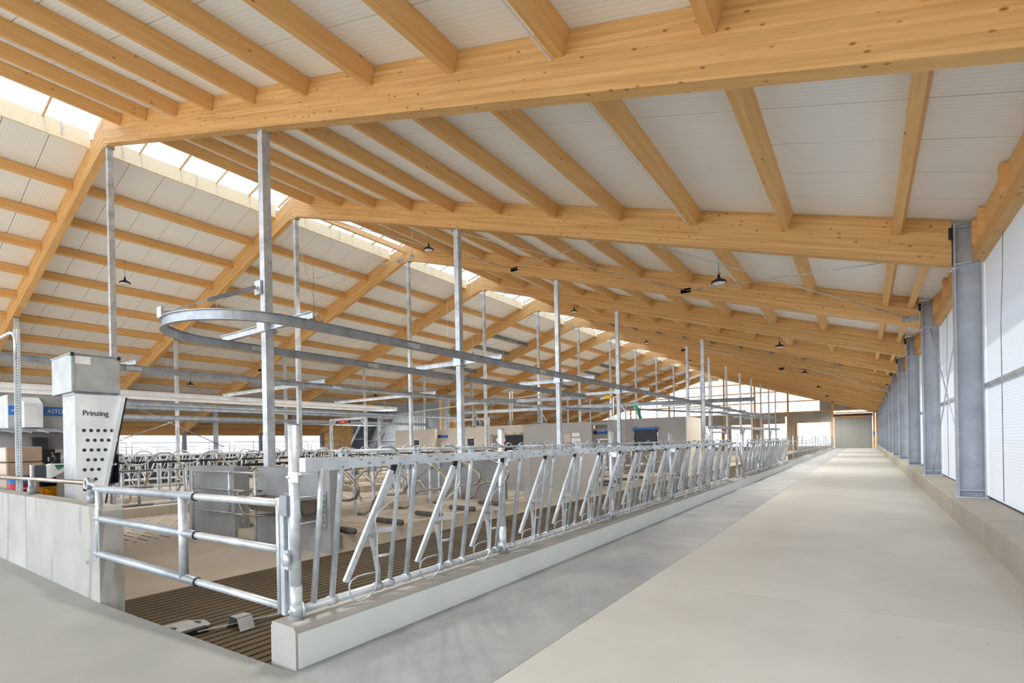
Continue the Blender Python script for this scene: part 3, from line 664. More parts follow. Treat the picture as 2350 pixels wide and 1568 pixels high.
def fence_panel(y0, y1, n, lbl, lead):
    p = root('feed_fence_panel', (-3.19, y0, ZK), lbl, 'fence', 'self-locking feed fence panels')
    # top box rail and locking gear
    za_, zc_ = 1.29, 1.365
    MB().box(-3.105, -3.035, y0-.02, y0+.32, 1.283, 1.372).build('rail_sleeve', 'galv', p)
    m = MB(); m.add([(-3.10, y0+.1, za_), (-3.04, y0+.1, za_), (-3.04, y1-.03, za_), (-3.10, y1-.03, za_), (-3.10, y0+.1, zc_), (-3.04, y0+.1, zc_), (-3.04, y1-.03, zc_), (-3.10, y1-.03, zc_)],
                    [(0, 3, 2, 1), (4, 5, 6, 7), (1, 2, 6, 5), (3, 0, 4, 7), (2, 3, 7, 6), (0, 1, 5, 4)])
    m.build('top_rail', 'galv_bright', p)
    MB().cyl((-3.09, y0+.25, 1.412), (-3.09, y1+.2, 1.412), .011, 8).build('locking_rod', 'galv_bright', p)
    MB().cyl(T(y0+.04, .335), T(y1-.06, .335), .03, 12).build('bottom_pipe', 'galv_bright', p)
    m = MB()
    for yy in (y0+.02, y1-.05): m.cyl((-3.2, yy, .335), (-3.2, yy+.012, .335), .062, 14)
    m.build('pipe_flanges', 'galv', p, kind='stuff')
    MB().tube([T(y0+.12, .35), T(y0+.12, 1.0), T(y0+.11, 1.30)], .021, 8).build('upright', 'galv', p) if lead else None
    d0 = .27 if lead else .155
    for i in range(n):
        b = y0+d0+.7225*i
        if b+.62 > y1+.12: continue
        MB().tube([T(b, .35), T(b, 1.2), T(b-.005, 1.30)], .021, 8).build('upright', 'galv', p)
        MB().tube([T(b+.54, .35), T(b+.55, 1.2), T(b+.552, 1.30)], .018, 8).build('upright', 'galv', p)
        MB().tube([T(b+.42, .35), T(b+.412, .46), T(b+.37, .6), T(b+.305, .78), T(b+.325, .9), T(b+.50, 1.22), T(b+.535, 1.30)], .021, 8).build('neck_bar', 'galv', p)
        sw = MB(); a_, b_ = Vector(T(b+.082, .45, .035)), Vector(T(b+.436, 1.256, .035)); sw.bar(a_, b_, .046, .03, (1, 0, 0))
        so_ = sw.build('swing_bar', 'galv', p, bevel=.006)
        MB().tube([T(b+y_, z_, .05) for y_, z_ in ((.43, 1.19), (.47, 1.185), (.50, 1.155), (.528, 1.104), (.50, 1.05), (.46, 1.02), (.374, .975), (.32, .935), (.30, .885), (.31, .84), (.331, .786), (.36, .5), (.367, .37), (.345, .32), (.30, .29), (.24, .278), (.185, .287), (.14, .32), (.118, .36), (.105, .42), (.12, .455), (.17, .476), (.25, .476), (.343, .471))], .0065, 6).build('guard_wire', 'galv_bright', so_)
        MB().bar(T(b+.33, .79), T(b+.53, .775), .012, .035, (0, 0, 1)).build('cross_bar', 'galv_bright', p)
        MB().cyl(T(b+.39, .578), T(b+.545, .57), .011, 8).build('spacer_tube', 'galv_bright', p)
        m = MB()
        for j in range(3):
            a1 = Vector(T(b+.425+.022*j, 1.225, .03)); m.bar(a1, a1+Vector((0, .032, .07)), .012, .012)
        m.build('rubber_stop', 'black', p, kind='stuff')
        m = MB()
        for q_ in (0, .42, .54): m.cyl(T(b+q_-.028, .335), T(b+q_+.028, .335), .037, 12)
        m.build('pipe_clamps', 'galv', p, kind='stuff')
        m = MB()
        for yy, zz in ((.0, 1.305), (.54, 1.302), (.16, 1.35), (.24, 1.32), (.37, 1.32), (.45, 1.35)): m.cyl((-3.04, b+yy, zz), (-3.028, b+yy, zz), .009, 8)
        m.cyl(T(b+.26, .765, .03), T(b+.26, .765, .07), .011, 8)
        m.build('bolt_heads', 'galv_dark', p, kind='stuff')
        m = MB(); m.box(-3.105, -3.07, b+.02, b+.028, 1.365, 1.43); m.box(-3.105, -3.07, b+.07, b+.078, 1.365, 1.43)
        m.prism([(-3.13, b+.35), (-3.05, b+.35), (-3.05, b+.52), (-3.10, b+.46)], 'z', 1.385, 1.39); m.tube([(-3.1, b+.36, 1.39), (-3.11, b+.42, 1.435), (-3.09, b+.50, 1.44), (-3.08, b+.56, 1.40)], .009, 6)
        m.build('latch', 'galv_dark', p, kind='stuff')
    return p
for i, (a, b, n) in enumerate(PANELS):
    fence_panel(a, b, n, 'galvanised self-locking feed fence panel, %s from the near end' % ORD[i], i in (0, 5))
def fpost(y, z1, lbl, r=.036, sleeve=True):
    p = root('fence_post', (-3.2, y, ZK), lbl, 'post', 'round feed fence posts')
    MB().cyl((-3.2, y, .265), (-3.2, y, z1), r, 16).build('pipe', 'galv', p)
    MB().cyl((-3.2, y, .268), (-3.2, y, .56 if y > 2.2 else .50), r+.003, 16).build('foot_sleeve', 'galv_bright', p)
    MB().cyl((-3.2, y, z1), (-3.2, y, z1+.006), r+.002, 16).build('cap', 'galv_dark', p)
    m = MB(); m.tube([(-3.2+(r+.008)*math.cos(t), y+(r+.008)*math.sin(t), 1.245) for t in [2*math.pi*i/14 for i in range(14)]], .012, 5, True)
    m.box(-3.17, -3.06, y-.04, y+.06, 1.262, 1.275); m.box(-3.2, -3.09, y-.045, y-.035, 1.21, 1.28); m.build('rail_bracket', 'galv_bright', p)
    m = MB(); m.cyl((-3.2, y, .30), (-3.2, y, .37), r+.008, 16); m.cyl((-3.2, y-.055, .335), (-3.2, y+.055, .335), .014, 8); m.build('pipe_bracket', 'galv', p)
    return p
for i, y in enumerate([1.985, 4.386, 7.25, 10.13, 12.98, 15.12, 16.53, 17.25, 20.2, 22.95, 25.3, 27.2, 28.4]):
    fpost(y, 1.60 if i < 12 else 2.52, ['thick round fence post at the near end of the feed fence, beside the gate'][0] if i == 0 else ('tall round post at the far end of the feed fence' if i == 12 else 'round galvanised post standing up through the feed fence, %s from the near end' % ORD[i]), .036 if i < 12 else .04)
# little gate in the fence
sg = root('man_gate', (-3.2, 16.9, ZK), 'narrow bent-pipe passage in the middle of the feed fence', 'gate')
MB().tube([(-3.2, 15.3, .34), (-3.2, 15.3, 1.2), (-3.2, 15.45, 1.33), (-3.2, 16.4, 1.33)], .028, 10).build('bent_pipe', 'pipe_brown', sg)
MB().tube([(-3.05, 16.7, .3), (-3.1, 16.85, .6), (-3.2, 16.9, 1.0), (-3.2, 17.0, 1.33)], .028, 10).build('bent_pipe', 'pipe_brown', sg)
MB().tube([(-3.7, 15.1, 1.25), (-3.7, 15.2, 1.55), (-3.7, 15.5, 1.66), (-3.7, 17.1, 1.68), (-3.7, 17.5, 1.60), (-3.7, 17.7, 1.3)], .03, 10).build('hoop_rail', 'galv', sg)
# far fence with upright stubs
ff = root('far_railing', (-3.2, 29, ZK), 'low railing with many upright stubs beyond the tall end post', 'railing')
for i in range(17):
    yy = 31.2+2.5*i; MB().cyl((-3.2, yy, .26), (-3.2, yy, 1.58), .03, 8).build('stub', 'galv', ff)
for zz in (.66, 1.12, 1.28): MB().cyl((-3.15, 28.5, zz), (-3.15, 74.0, zz), .03 if zz < 1 else .022, 8).build('rail', 'galv_bright' if zz < 1 else 'galv', ff)

# ------------------------------------------------------------------ swing gate in the foreground
gt = root('yard_gate', (-6.05, 1.72, .3), 'telescopic galvanised three-rail gate in the left foreground', 'gate')
gl, gr = Vector((-6.04, 1.72, 0)), Vector((-3.345, 1.95, 0))
def gp(t, za, zc): v = gl.lerp(gr, t); v.z = za+(zc-za)*t; return v
for za, zc in ((1.083, 1.062), (.80, .742), (.462, .352)):
    MB().tube([gp(-.02, za, zc), gp(.62, za, zc)], .034, 12).build('outer_rail', 'galv_dark' if za > 1 else 'galv_mid', gt)
    MB().cyl(gp(.62, za, zc), gp(1, za, zc), .027, 12).build('sliding_rail', 'galv', gt)
    MB().cyl(gp(.617, za, zc), gp(.621, za, zc), .0355, 12).build('pipe_end', 'black', gt)
MB().cyl(gp(0, .46, .35), gp(0, 1.083, 1.06), .032, 12).build('hinge_stile', 'galv', gt)
MB().cyl(gp(.548, .41, .40), gp(.548, 1.07, 1.07), .034, 12).build('middle_stile', 'galv', gt)
MB().cyl(gp(1.0, .30, .30), gp(1.0, 1.10, 1.10), .016, 12).build('end_stile', 'galv_bright', gt)
for d in (.02, .045): MB().cyl(gp(1+d, .30, .30), gp(1+d, 1.0 if d < .03 else .98, 1.0 if d < .03 else .98), .012, 8).build('latch_bar', 'galv', gt)
a = gp(1.022, 0, 0); MB().box(a.x-.022, a.x+.022, a.y-.02, a.y+.02, .295, 1.0).build('end_profile', 'galv', gt, bevel=.008)
m = MB(); a = gp(1.035, .66, .66); m.box(a.x-.02, a.x+.05, a.y-.03, a.y+.03, .62, .75); m.build('latch_block', 'galv', gt)
MB().cyl(a+Vector((.04, -.05, .03)), a+Vector((.04, -.035, .03)), .045, 16).build('latch_disc', 'galv_bright', gt)
m = MB(); a = gp(1.03, 1, 1); m.box(a.x-.02, a.x+.06, a.y-.03, a.y+.03, .98, 1.12); m.build('latch_hood', 'galv_dark', gt)
MB().box(-6.12, -6.05, 1.695, 1.72, .42, .62).build('hinge_plate', 'galv_dark', gt)

# ------------------------------------------------------------------ low precast wall at left with hand rail
for i, (x0, x1) in enumerate(((-12.4, -8.565), (-8.545, -6.0))):
    w = MB().prism([(x0, ZF), (x1, ZF), (x1, .87), (x1-.02, .905), (x0+.01, .905), (x0, .895)], 'y', 1.70, 1.90).build('precast_block', 'wallblock', None, loc=((x0+x1)/2, 1.8, ZF), bevel=.008,
        label=['grey concrete wall block at the left picture edge, left of the joint', 'grey concrete wall block with dark streaks, right of the joint'][i], category='wall block', group='low precast wall blocks')
wall_end = w; wall_end['_o'] = (-7.2725, 1.8, ZF)
rl = root('hand_rail', (-9, 1.82, .9), 'round hand rail on short posts above the low concrete wall', 'railing')
MB().cyl((-12.4, 1.82, 1.085), (-6.6, 1.82, 1.115), .026, 12).build('rail_pipe', 'pipe_brown', rl)
for x in (-11.2, -8.87, -6.62): MB().cyl((x, 1.82, .9), (x, 1.82, 1.1 if x < -7 else 1.16), .03, 12).build('post', 'galv_dark', rl); MB().cyl((x, 1.82, .9), (x, 1.82, 1.0), .04, 12).build('foot', 'galv_dark', rl)
m = MB(); m.tube([(-6.62+.05*math.cos(t), 1.78, 1.11+.05*math.sin(t)) for t in [math.pi*2*i/12 for i in range(12)]], .012, 6, True); m.bar((-6.6, 1.8, 1.12), (-6.2, 1.75, 1.11), .05, .02); m.build('rail_clamp', 'galv_bright', rl)

# ------------------------------------------------------------------ dosing tower with perforated plate
tw = root('feed_dosing_tower', (-8.6, 2.4, ZF), 'zinc tower with perforated tapering front plate and boxed head', 'machine')
X0 = -8.3
MB().prism([(2.15, ZF), (2.19, ZF), (2.60, 2.19), (2.15, 2.19)], 'x', X0-.0115, X0-.0095).build('hole_shade', 'darkgrey', tw)  # added dark sheet, stands in for the shade inside the holes
MB().prism([(2.14, ZF), (2.20, ZF), (2.62, 2.19), (2.14, 2.19)], 'x', -8.83, X0-.012).build('body', 'tower_dull', tw)
# front plate with real round holes
bmv = MB(); rows = [(5, 0), (4, 1), (4, 0), (3, 1), (3, 0), (2, 1), (2, 0), (1, 1), (1, 0)]
holes = []
for ri, (n_, off) in enumerate(rows):
    for j in range(n_): holes.append((2.215+.0455*2*.5*off+.0455*2*j*1.0 if False else 2.22+.037*off+.074*j, 1.72-.128*ri))
def plate():
    mesh = bpy.data.meshes.new('perforated_plate')
    import bmesh
    bm = bmesh.new(); out = [(2.13, ZF), (2.195, ZF), (2.625, 2.19), (2.13, 2.19)]
    def ring(pts): 
        vs = [bm.verts.new((0, p[0], p[1])) for p in pts]; return [bm.edges.new((vs[i], vs[(i+1) % len(vs)])) for i in range(len(vs))]
    E_ = ring(out)
    for hy, hz in holes: E_ += ring([(hy+.0225*math.cos(t), hz+.0225*math.sin(t)) for t in [2*math.pi*i/14 for i in range(14)]])
    bmesh.ops.triangle_fill(bm, use_beauty=True, use_dissolve=False, edges=E_, normal=(1, 0, 0)); bm.to_mesh(mesh); bm.free(); mesh.materials.append(M['tower'])
    o = bpy.data.objects.new('perforated_plate', mesh); COL.objects.link(o); o.parent = tw; o.location = Vector((X0, 0, 0))-Vector(tw['_o'])
    sm = o.modifiers.new('thick', 'SOLIDIFY'); sm.thickness = .006
plate()
MB().bar((X0+.02, 2.20, ZF+.02), (X0+.02, 2.64, 2.17), .05, .03, (1, 0, 0)).build('edge_profile', 'tower', tw)
MB().bar((X0+.035, 2.235, ZF+.02), (X0+.035, 2.675, 2.17), .012, .03, (1, 0, 0)).build('edge_seal', 'black', tw)
for i in range(6):
    t = .12+.15*i; y = 2.2+.44*t; z = ZF+.02+2.15*t; MB().box(X0+.03, X0+.05, y-.02, y+.03, z-.012, z+.012).build('clip', 'galv_bright', tw)
MB().box(-9.12, X0, 2.10, 2.62, 2.215, 2.71).build('head_box', 'tower_dull', tw, bevel=.006)
MB().box(-9.14, X0+.02, 2.09, 2.63, 2.70, 2.715).build('head_lid', 'galv_dark', tw)
MB().box(-8.8, X0-.02, 2.13, 2.6, 2.18, 2.22).build('head_neck', 'galv_dark', tw)
for y in (2.105, 2.6): MB().box(X0-.03, X0+.025, y-.012, y+.02, 2.675, 2.72).build('corner_catch', 'black', tw)
MB().box(X0, X0+.004, 2.14, 2.30, 2.58, 2.68).build('sticker_rest', 'white', tw, label='torn white sticker')
m = MB(); m.box(X0, X0+.012, 2.12, 2.13, 2.23, 2.68); m.box(X0, X0+.012, 2.12, 2.60, 2.225, 2.235); m.build('door_edge', 'galv_dark', tw)
def text(body, size, loc, rot, mat, parent, name='lettering', ext=.0008, xs=1):
    c = bpy.data.curves.new(name, 'FONT'); c.body = body; c.size = size; c.extrude = ext; c.materials.append(M[mat]); c.align_x = 'LEFT'
    t_ = bpy.data.objects.new(name, c); me = bpy.data.meshes.new_from_object(t_); bpy.data.objects.remove(t_)
    o = bpy.data.objects.new(name, me); COL.objects.link(o); o.parent = parent; o.location = Vector(loc)-Vector(parent['_o']); o.rotation_euler = rot; o.scale = (xs, 1, 1); return o
RX = (math.pi/2, 0, math.pi/2)
text('B.4', .06, (-6.37, 1.697, .33), (math.pi/2, 0, 0), 'doorgrey', wall_end, 'pencil_mark', .0005)
text('Prinzing', .098, (X0+.006, 2.205, 1.915), RX, 'darkgrey', tw, xs=.88)
text('Prinzing', .098, (X0+.0055, 2.208, 1.915), RX, 'darkgrey', tw, xs=.88)

# perforated strut and things behind the wall
stt = root('perforated_strut', (-9.3, 1.98, ZF), 'slotted galvanised upright at far left with a bent pipe at its top', 'strut')
sx, sy = -9.98, 1.80+.02
MB().box(sx-.02, sx+.05, sy+.1, sy+.13, .2, 3.22).build('channel', 'galv_bright', stt)
MB().box(sx-.02, sx-.005, sy+.07, sy+.13, .2, 3.22).build('channel_side', 'galv_bright', stt)
m = MB()
for i in range(52): m.box(sx+.008, sx+.022, sy+.094, sy+.0995, .95+.04*i, .95+.04*i+.02)
o = m.build('slots', 'darkgrey', stt); o['kind'] = 'stuff'
MB().tube([(sx-1.2, sy+.09, 3.22), (sx-.3, sy+.09, 3.21), (sx-.1, sy+.09, 3.17), (sx-.0, sy+.09, 3.07), (sx+.0, sy+.09, 2.8)], .022, 10).build('bent_pipe', 'galv', stt)

as_ = root('control_cabinet', (-12.2, 2.6, 1.85), 'steel control cabinet with blue bands on a shelf at far left', 'cabinet')
MB().box(-12.9, -12.0, 2.18, 3.15, 1.86, 2.45).build('cabinet_body', 'tower_dull', as_, bevel=.01)
MB().prism([(-12.0, 1.88), (-11.75, 1.88), (-11.75, 2.30), (-12.0, 2.42)], 'y', 2.34, 2.58).build('hood', 'tower', as_)
MB().box(-12.0, -11.99, 2.65, 3.14, 2.10, 2.26).build('blue_band', 'blue', as_)
MB().box(-12.0, -11.99, 2.19, 2.33, 2.10, 2.26).build('blue_band', 'blue', as_)
text('ASTO', .105, (-11.985, 2.69, 2.145), RX, 'white', as_, xs=.82)
text('ASTO', .05, (-11.985, 2.22, 2.16), RX, 'white', as_, xs=.7)
MB().box(-13.0, -11.7, 2.0, 3.4, 1.80, 1.86).build('shelf', 'galv_dark', as_)
for i in range(6): MB().bar((-11.7, 2.05+.22*i, 1.83), (-11.7, 2.2+.22*i, 1.79), .02, .02).build('shelf_rib', 'galv', as_)
MB().box(-13.0, -12.4, 1.9, 3.4, ZF, 1.80).build('wall_panel', 'greywall', as_, label='grey concrete panel under the cabinet')

bm_ = root('brush_motor', (-9.3, 2.15, 0), 'white and dark gearbox with black motor and a yellow-and-dark round brush behind the wall', 'machine')
bx = -9.2
def brush(x, y, z0, z1, r, mat, name, n=420):
    m = MB(); m.cyl((x, y, z0), (x, y, z1), r*.55, 12)
    for i in range(n):
        z = random.uniform(z0, z1); t = random.uniform(0, 6.283); u = Vector((math.cos(t), math.sin(t), random.uniform(-.12, .12)))
        c = Vector((x, y, z)); s_ = Vector((-u.y, u.x, 0))*.006
        m.add([c+u*r*.5-s_, c+u*r*.5+s_, c+u*r*random.uniform(.9, 1.04)], [(0, 1, 2)]); m.add([c+u*r*.5+Vector((0, 0, .006)), c+u*r*.5-Vector((0, 0, .006)), c+u*r*random.uniform(.9, 1.04)], [(0, 1, 2)])
    return m.build(name, mat, bm_ if True else None)
brush(bx, 2.06, .70, .98, .10, 'yellow', 'yellow_bristles', 900)
brush(bx, 2.06, .98, 1.09, .10, 'navy', 'dark_bristles', 500)
MB().box(bx-.05, bx+.11, 1.90, 2.02, 1.10, 1.27).build('dark_housing', 'darkgrey', bm_)
MB().prism([(2.02, 1.08), (2.08, 1.10), (2.24, 1.20), (2.24, 1.285), (2.08, 1.29), (2.02, 1.265)], 'x', bx-.02, bx+.12).build('white_housing', 'white', bm_)
MB().prism([(2.10, 1.27), (2.21, 1.27), (2.205, 1.24), (2.135, 1.20)], 'x', bx+.12, bx+.124).build('green_badge', 'green', bm_)
text('ACINOW', .022, (bx+.125, 2.12, 1.25), RX, 'black', bm_, xs=.8)
m = MB(); m.cyl((bx+.04, 2.14, 1.29), (bx+.04, 2.14, 1.42), .045, 16)
for i in range(10):
    t = math.pi*2*i/10; m.bar((bx+.04+.05*math.cos(t), 2.14+.05*math.sin(t), 1.30), (bx+.04+.05*math.cos(t), 2.14+.05*math.sin(t), 1.41), .006, .014)
m.cyl((bx+.04, 2.14, 1.42), (bx+.04, 2.14, 1.44), .052, 16); m.box(bx, bx+.07, 2.06, 2.10, 1.32, 1.38); m.build('motor', 'black', bm_)
MB().box(bx-.02, bx+.05, 1.88, 1.92, -.2, 1.28).build('stand', 'galv', bm_)
brn = root('cow_brush', (-9.0, 2.75, 1.0), 'dark blue round brush sticking out behind the zinc tower', 'brush')
m = MB(); cx_, cy_, cz_ = -8.65, 2.62, 1.18
m.cyl((cx_, cy_, cz_-.18), (cx_, cy_, cz_+.22), .07, 12)
for i in range(900):
    z = random.uniform(cz_-.18, cz_+.22); t = random.uniform(0, 6.283); rr = .15*(1-.35*max(0, (z-cz_)/.22)); u = Vector((math.cos(t), math.sin(t), .3)); c = Vector((cx_, cy_, z)); s_ = Vector((-u.y, u.x, 0))*.006
    m.add([c+u*.06-s_, c+u*.06+s_, c+u*rr], [(0, 1, 2)])
m.build('bristles', 'navy', brn)
MB().cyl((cx_, cy_, cz_-1.3), (cx_, cy_, cz_+.3), .03, 10).build('shaft', 'galv', brn)
# bucket, pallet box, small grey and cream boxes
bk = root('bucket', (-10.3, 2.0, .9), 'blue and red bucket standing behind the low wall at the left edge', 'bucket')
def cone(m, x, y, z0, z1, r0_, r1_, n=20):
    vs = [(x+r*math.cos(2*math.pi*i/n), y+r*math.sin(2*math.pi*i/n), z) for r, z in ((r0_, z0), (r1_, z1)) for i in range(n)]
    m.add(vs, [(i, (i+1) % n, (i+1) % n+n, i+n) for i in range(n)], True); m.add(vs, [tuple(range(n))[::-1], tuple(range(n, 2*n))]); return m
bxx, byy = -9.95, 1.72
bxx, byy = -10.45, 2.02
cone(MB(), bxx, byy, .78, .985, .115, .13).build('red_band', 'red', bk); cone(MB(), bxx, byy, .985, 1.09, .13, .14).build('blue_band', 'blue', bk)
MB().cyl((bxx, byy, 1.09), (bxx, byy, 1.1), .145, 20).build('rim', 'darkgrey', bk)
text('ly Aktiv', .05, (bxx+.125, byy-.08, .90), RX, 'white', bk, xs=.8)
pk = root('wrapped_pallet_load', (-11.2, 2.1, .3), 'brown carton stack wrapped in clear film at the left edge', 'box')
m = MB()
for i in range(5): m.box(-11.9-.01*(i % 2), -10.9+.012*(i % 2), 1.95, 2.38+.01*(i % 2), .30+.25*i, .30+.25*(i+1)-.01)
m.build('cartons', 'brownbox', pk, bevel=.02)
MB().box(-11.9, -10.9, 1.95, 2.45, ZF, .3).build('pallet_stack', 'curb_wood', pk)
el = root('switch_box', (-11.5, 2.7, 1.3), 'small grey and black electrical boxes on the panel under the cabinet', 'box')
MB().box(-12.39, -12.28, 2.56, 2.76, 1.50, 1.72).build('grey_box', 'darkgrey', el); MB().box(-12.39, -12.3, 2.6, 2.86, 1.24, 1.50).build('black_box', 'black', el)
MB().box(-12.39, -12.28, 2.86, 2.99, 1.24, 1.50).build('cream_box', 'beigewall', el)
MB().tube([(-12.0, 2.78, .8), (-12.0, 2.80, 1.2), (-12.0, 2.9, 1.36), (-12.0, 3.1, 1.42), (-12.0, 3.5, 1.42), (-12, 3.8, 1.36)], .03, 8).build('bent_pipe', 'galv', el)

# ------------------------------------------------------------------ crossover: walls, trough, gates, plinths
def wall_block(x0, x1, y0, y1, z1, lbl, mat='greywall', name='partition_wall', z0=ZF):
    return MB().prism([(x0, z0), (x1, z0), (x1, z1-.02), (x1-.02, z1), (x0+.02, z1), (x0, z1-.02)], 'y', y0, y1).build(name, mat, None, loc=((x0+x1)/2, (y0+y1)/2, z0), label=lbl, category='wall', group='grey partition walls')
wall_block(-9.35, -7.14, 5.05, 5.22, 1.09, 'grey partition wall behind the near fence post, carrying the water trough', 'precast')
wall_block(-12.15, -10.2, 5.05, 5.35, 1.09, 'grey partition wall behind the small inner gate', 'precast')
wall_block(-7.52, -7.34, 11.32, 15.6, 1.09, 'long low grey wall along the rubber alley behind the third fence panel')
wall_block(-12.2, -8.2, 11.32, 11.5, 1.09, 'grey partition wall across the cubicles behind the second fence panel', 'precast')
wall_block(-12.2, -8.2, 15.4, 15.6, 1.09, 'grey partition wall beyond the second crossover')
wall_block(-20.6, -15.6, 11.3, 11.5, 1.05, 'beige partition wall far behind the inner gate', 'beigewall')
MB().box(-10.2, -9.36, 5.1, 6.2, ZF, -.14).build('plinth', 'bed', None, loc=(-9.8, 5.6, ZF), label='low concrete plinth under the thick foreground post', category='plinth')
# water trough
wt = root('water_trough', (-8, 4.8, .45), 'brown tipping water trough with pipe guard on the grey partition wall', 'trough')
tz0, tz1 = .36, .60; ty0, ty1 = 4.62, 4.98; tx0, tx1 = -8.95, -7.35
m = MB(); t_ = .012
m.prism([(ty0, tz1), (ty1, tz1), (ty1, tz1-.02), (ty1-.07, tz0), (ty0+.10, tz0), (ty0, tz1-.06)], 'x', tx0, tx0+t_)
m.prism([(ty0, tz1), (ty1, tz1), (ty1, tz1-.02), (ty1-.07, tz0), (ty0+.10, tz0), (ty0, tz1-.06)], 'x', tx1-t_, tx1)
for (a, b), (c, d) in (((ty0, tz1), (ty0, tz1-.06)), ((ty0, tz1-.06), (ty0+.1, tz0)), ((ty0+.1, tz0), (ty1-.07, tz0)), ((ty1-.07, tz0), (ty1, tz1))): m.bar((tx0, (a+c)/2, (b+d)/2), (tx1, (a+c)/2, (b+d)/2), math.hypot(a-c, b-d) if abs(b-d) < .02 else t_, t_ if abs(b-d) < .02 else math.hypot(a-c, b-d), (0, c-a, d-b) if abs(b-d) > .02 else (0, 0, 1))
m.build('basin', 'basin', wt)
MB().tube([(tx0-.15, 5.0, .66), (tx0-.2, 4.75, .68), (tx0-.1, 4.52, .66), (tx0, 4.5, .62), (tx1+.05, 4.5, .62)], .02, 8).build('guard_pipe', 'pipe_brown', wt)
MB().tube([(tx0-.16, 4.6, .66), (tx0-.17, 4.6, .45), (tx0-.08, 4.62, .30), (tx0+.1, 4.7, .26), (tx0+.4, 4.95, .26)], .024, 8).build('guard_pipe', 'pipe_brown', wt)
MB().tube([(-7.9, 4.7, .70), (-7.3, 4.6, .66), (-7.22, 4.98, .66)], .014, 6).build('stay_rod', 'galv_bright', wt); m = MB(); m.tube([(-7.9, 4.7, .22), (-7.3, 4.62, .24), (-7.22, 4.98, .27)], .014, 6); m.build('stay_rod', 'galv_bright', wt)
MB().box(-7.30, -7.22, 5.03, 5.048, .12, .72).build('fixing_strip', 'galv_dark', wt)
for i in range(7): MB().cyl((-7.26, 5.03, .16+.085*i), (-7.26, 5.015, .16+.085*i), .014, 6).build('bolt', 'galv_bright', wt)
MB().prism([(-7.95, .30), (-7.35, .32), (-7.38, .62), (-7.95, .64)], 'y', 4.66, 4.67).build('float_cover', 'galv', wt)
# inner gate (telescopic) in front of the middle wall
def small_gate(p, q, zs, lbl, stile=(.0, .62, 1.0), group='inner cow gates', name='inner_gate', z0=.2):
    p = Vector(p); q = Vector(q); G = root(name, (p.x, p.y, z0), lbl, 'gate', group)
    for z in zs: MB().cyl(p+Vector((0, 0, z)), p.lerp(q, .68)+Vector((0, 0, z)), .024, 10).build('outer_rail', 'galv_dark', G); MB().cyl(p.lerp(q, .68)+Vector((0, 0, z)), q+Vector((0, 0, z)), .018, 10).build('sliding_rail', 'galv', G)
    for t in stile: a = p.lerp(q, t); MB().cyl(a+Vector((0, 0, ZF if t in (0, 1) else min(zs)-.02)), a+Vector((0, 0, max(zs)+.03)), .025, 10).build('stile', 'galv', G)
    return G
small_gate((-11.5, 4.85, 0), (-9.05, 4.85, 0), (1.0, .66, .22), 'small telescopic gate in front of the middle grey partition wall')
small_gate((-11.4, 2.9, 0), (-11.4, 4.65, 0), (1.06, .74, .40), 'three-rail gate beyond the zinc tower', (0, .55, 1))
small_gate((-4.6+-3.3, 15.7, 0), (-7.9, 22.5, 0), (1.12, .8, .42), 'long rail barrier in front of the grey robot room', (0, .3, .62, 1))
# posts with feet on plinths near the trough
# kerbs and cubicle beds
def bed(x0, x1, y0, y1, lbl, z=-.06):
    b = root('cubicle_bed', ((x0+x1)/2, (y0+y1)/2, ZF), lbl, 'platform', 'cubicle beds'); 
    n = max(1, round((y1-y0)/3)); d = (y1-y0)/n
    for i in range(n):
        for xa, xb in ((x0, x0+.16), (x1-.16, x1)): MB().box(xa, xb, y0+i*d+.004, y0+(i+1)*d-.004, ZF, z).build('kerb_stone', 'bed', b)
    MB().box(x0+.16, x1-.16, y0, y1, ZF, z-.02).build('bed_slab', 'bed', b)
    MB().prism([((x0+x1)/2-.35, z-.02), ((x0+x1)/2+.35, z-.02), ((x0+x1)/2+.3, z+.12), ((x0+x1)/2-.3, z+.12)], 'y', y0, y1).build('head_kerb', 'bed', b)
    return b
bed(-12.2, -7.3, 5.4, 11.3, 'concrete cubicle bed behind the first fence panels')
bed(-12.2, -7.3, 15.7, 24.2, 'concrete cubicle bed in front of the grey robot room')
bed(-20.6, -15.6, 3.4, 11.2, 'concrete cubicle bed left of the slotted alley, near part')
bed(-20.6, -15.6, 12.5, 24.2, 'concrete cubicle bed left of the slotted alley, far part')
# stall dividers
def divider(lbl, grp, dirx=1):
    D = root('stall_divider', (0, 0, 0), lbl, 'divider', grp)
    s = dirx
    pts = [(0, 1.10), (.5*s, 1.12), (1.05*s, 1.08), (1.35*s, .98), (1.62*s, .78), (1.66*s, .66), (1.58*s, .54), (1.4*s, .49), (1.0*s, .47), (.75*s, .42), (.62*s, .3), (.5*s, .1), (.36*s, .02), (.1*s, .0)]
    MB().tube([(x, 0, z) for x, z in pts], .031, 8).build('loop_pipe', 'pipe_brown', D)
    MB().tube([(0, 0, .92), (.35*s, 0, .86), (.7*s, 0, .62), (1.0*s, 0, .47)], .02, 8).build('inner_pipe', 'pipe_brown', D)
    MB().box(-.03, .03, -.03, .03, -.05, 1.16).build('support_post', 'galv', D)
    MB().box(-.06, .07, -.04, .04, .86, 1.0).build('clamp', 'galv_dark', D)
    return D
dR = divider('curved tubular stall divider facing the feed fence', 'stall dividers facing the feed fence', 1)
dL = divider('curved tubular stall divider facing the slotted alley', 'stall dividers facing the slotted alley', -1)
usedR = usedL = False
spots = []
for k in range(5): spots.append((-9.35, 6.05+1.2*k, 1)); spots.append((-10.15, 6.05+1.2*k, -1))
for k in range(7): spots.append((-9.35, 16.4+1.2*k, 1)); spots.append((-10.15, 16.4+1.2*k, -1))
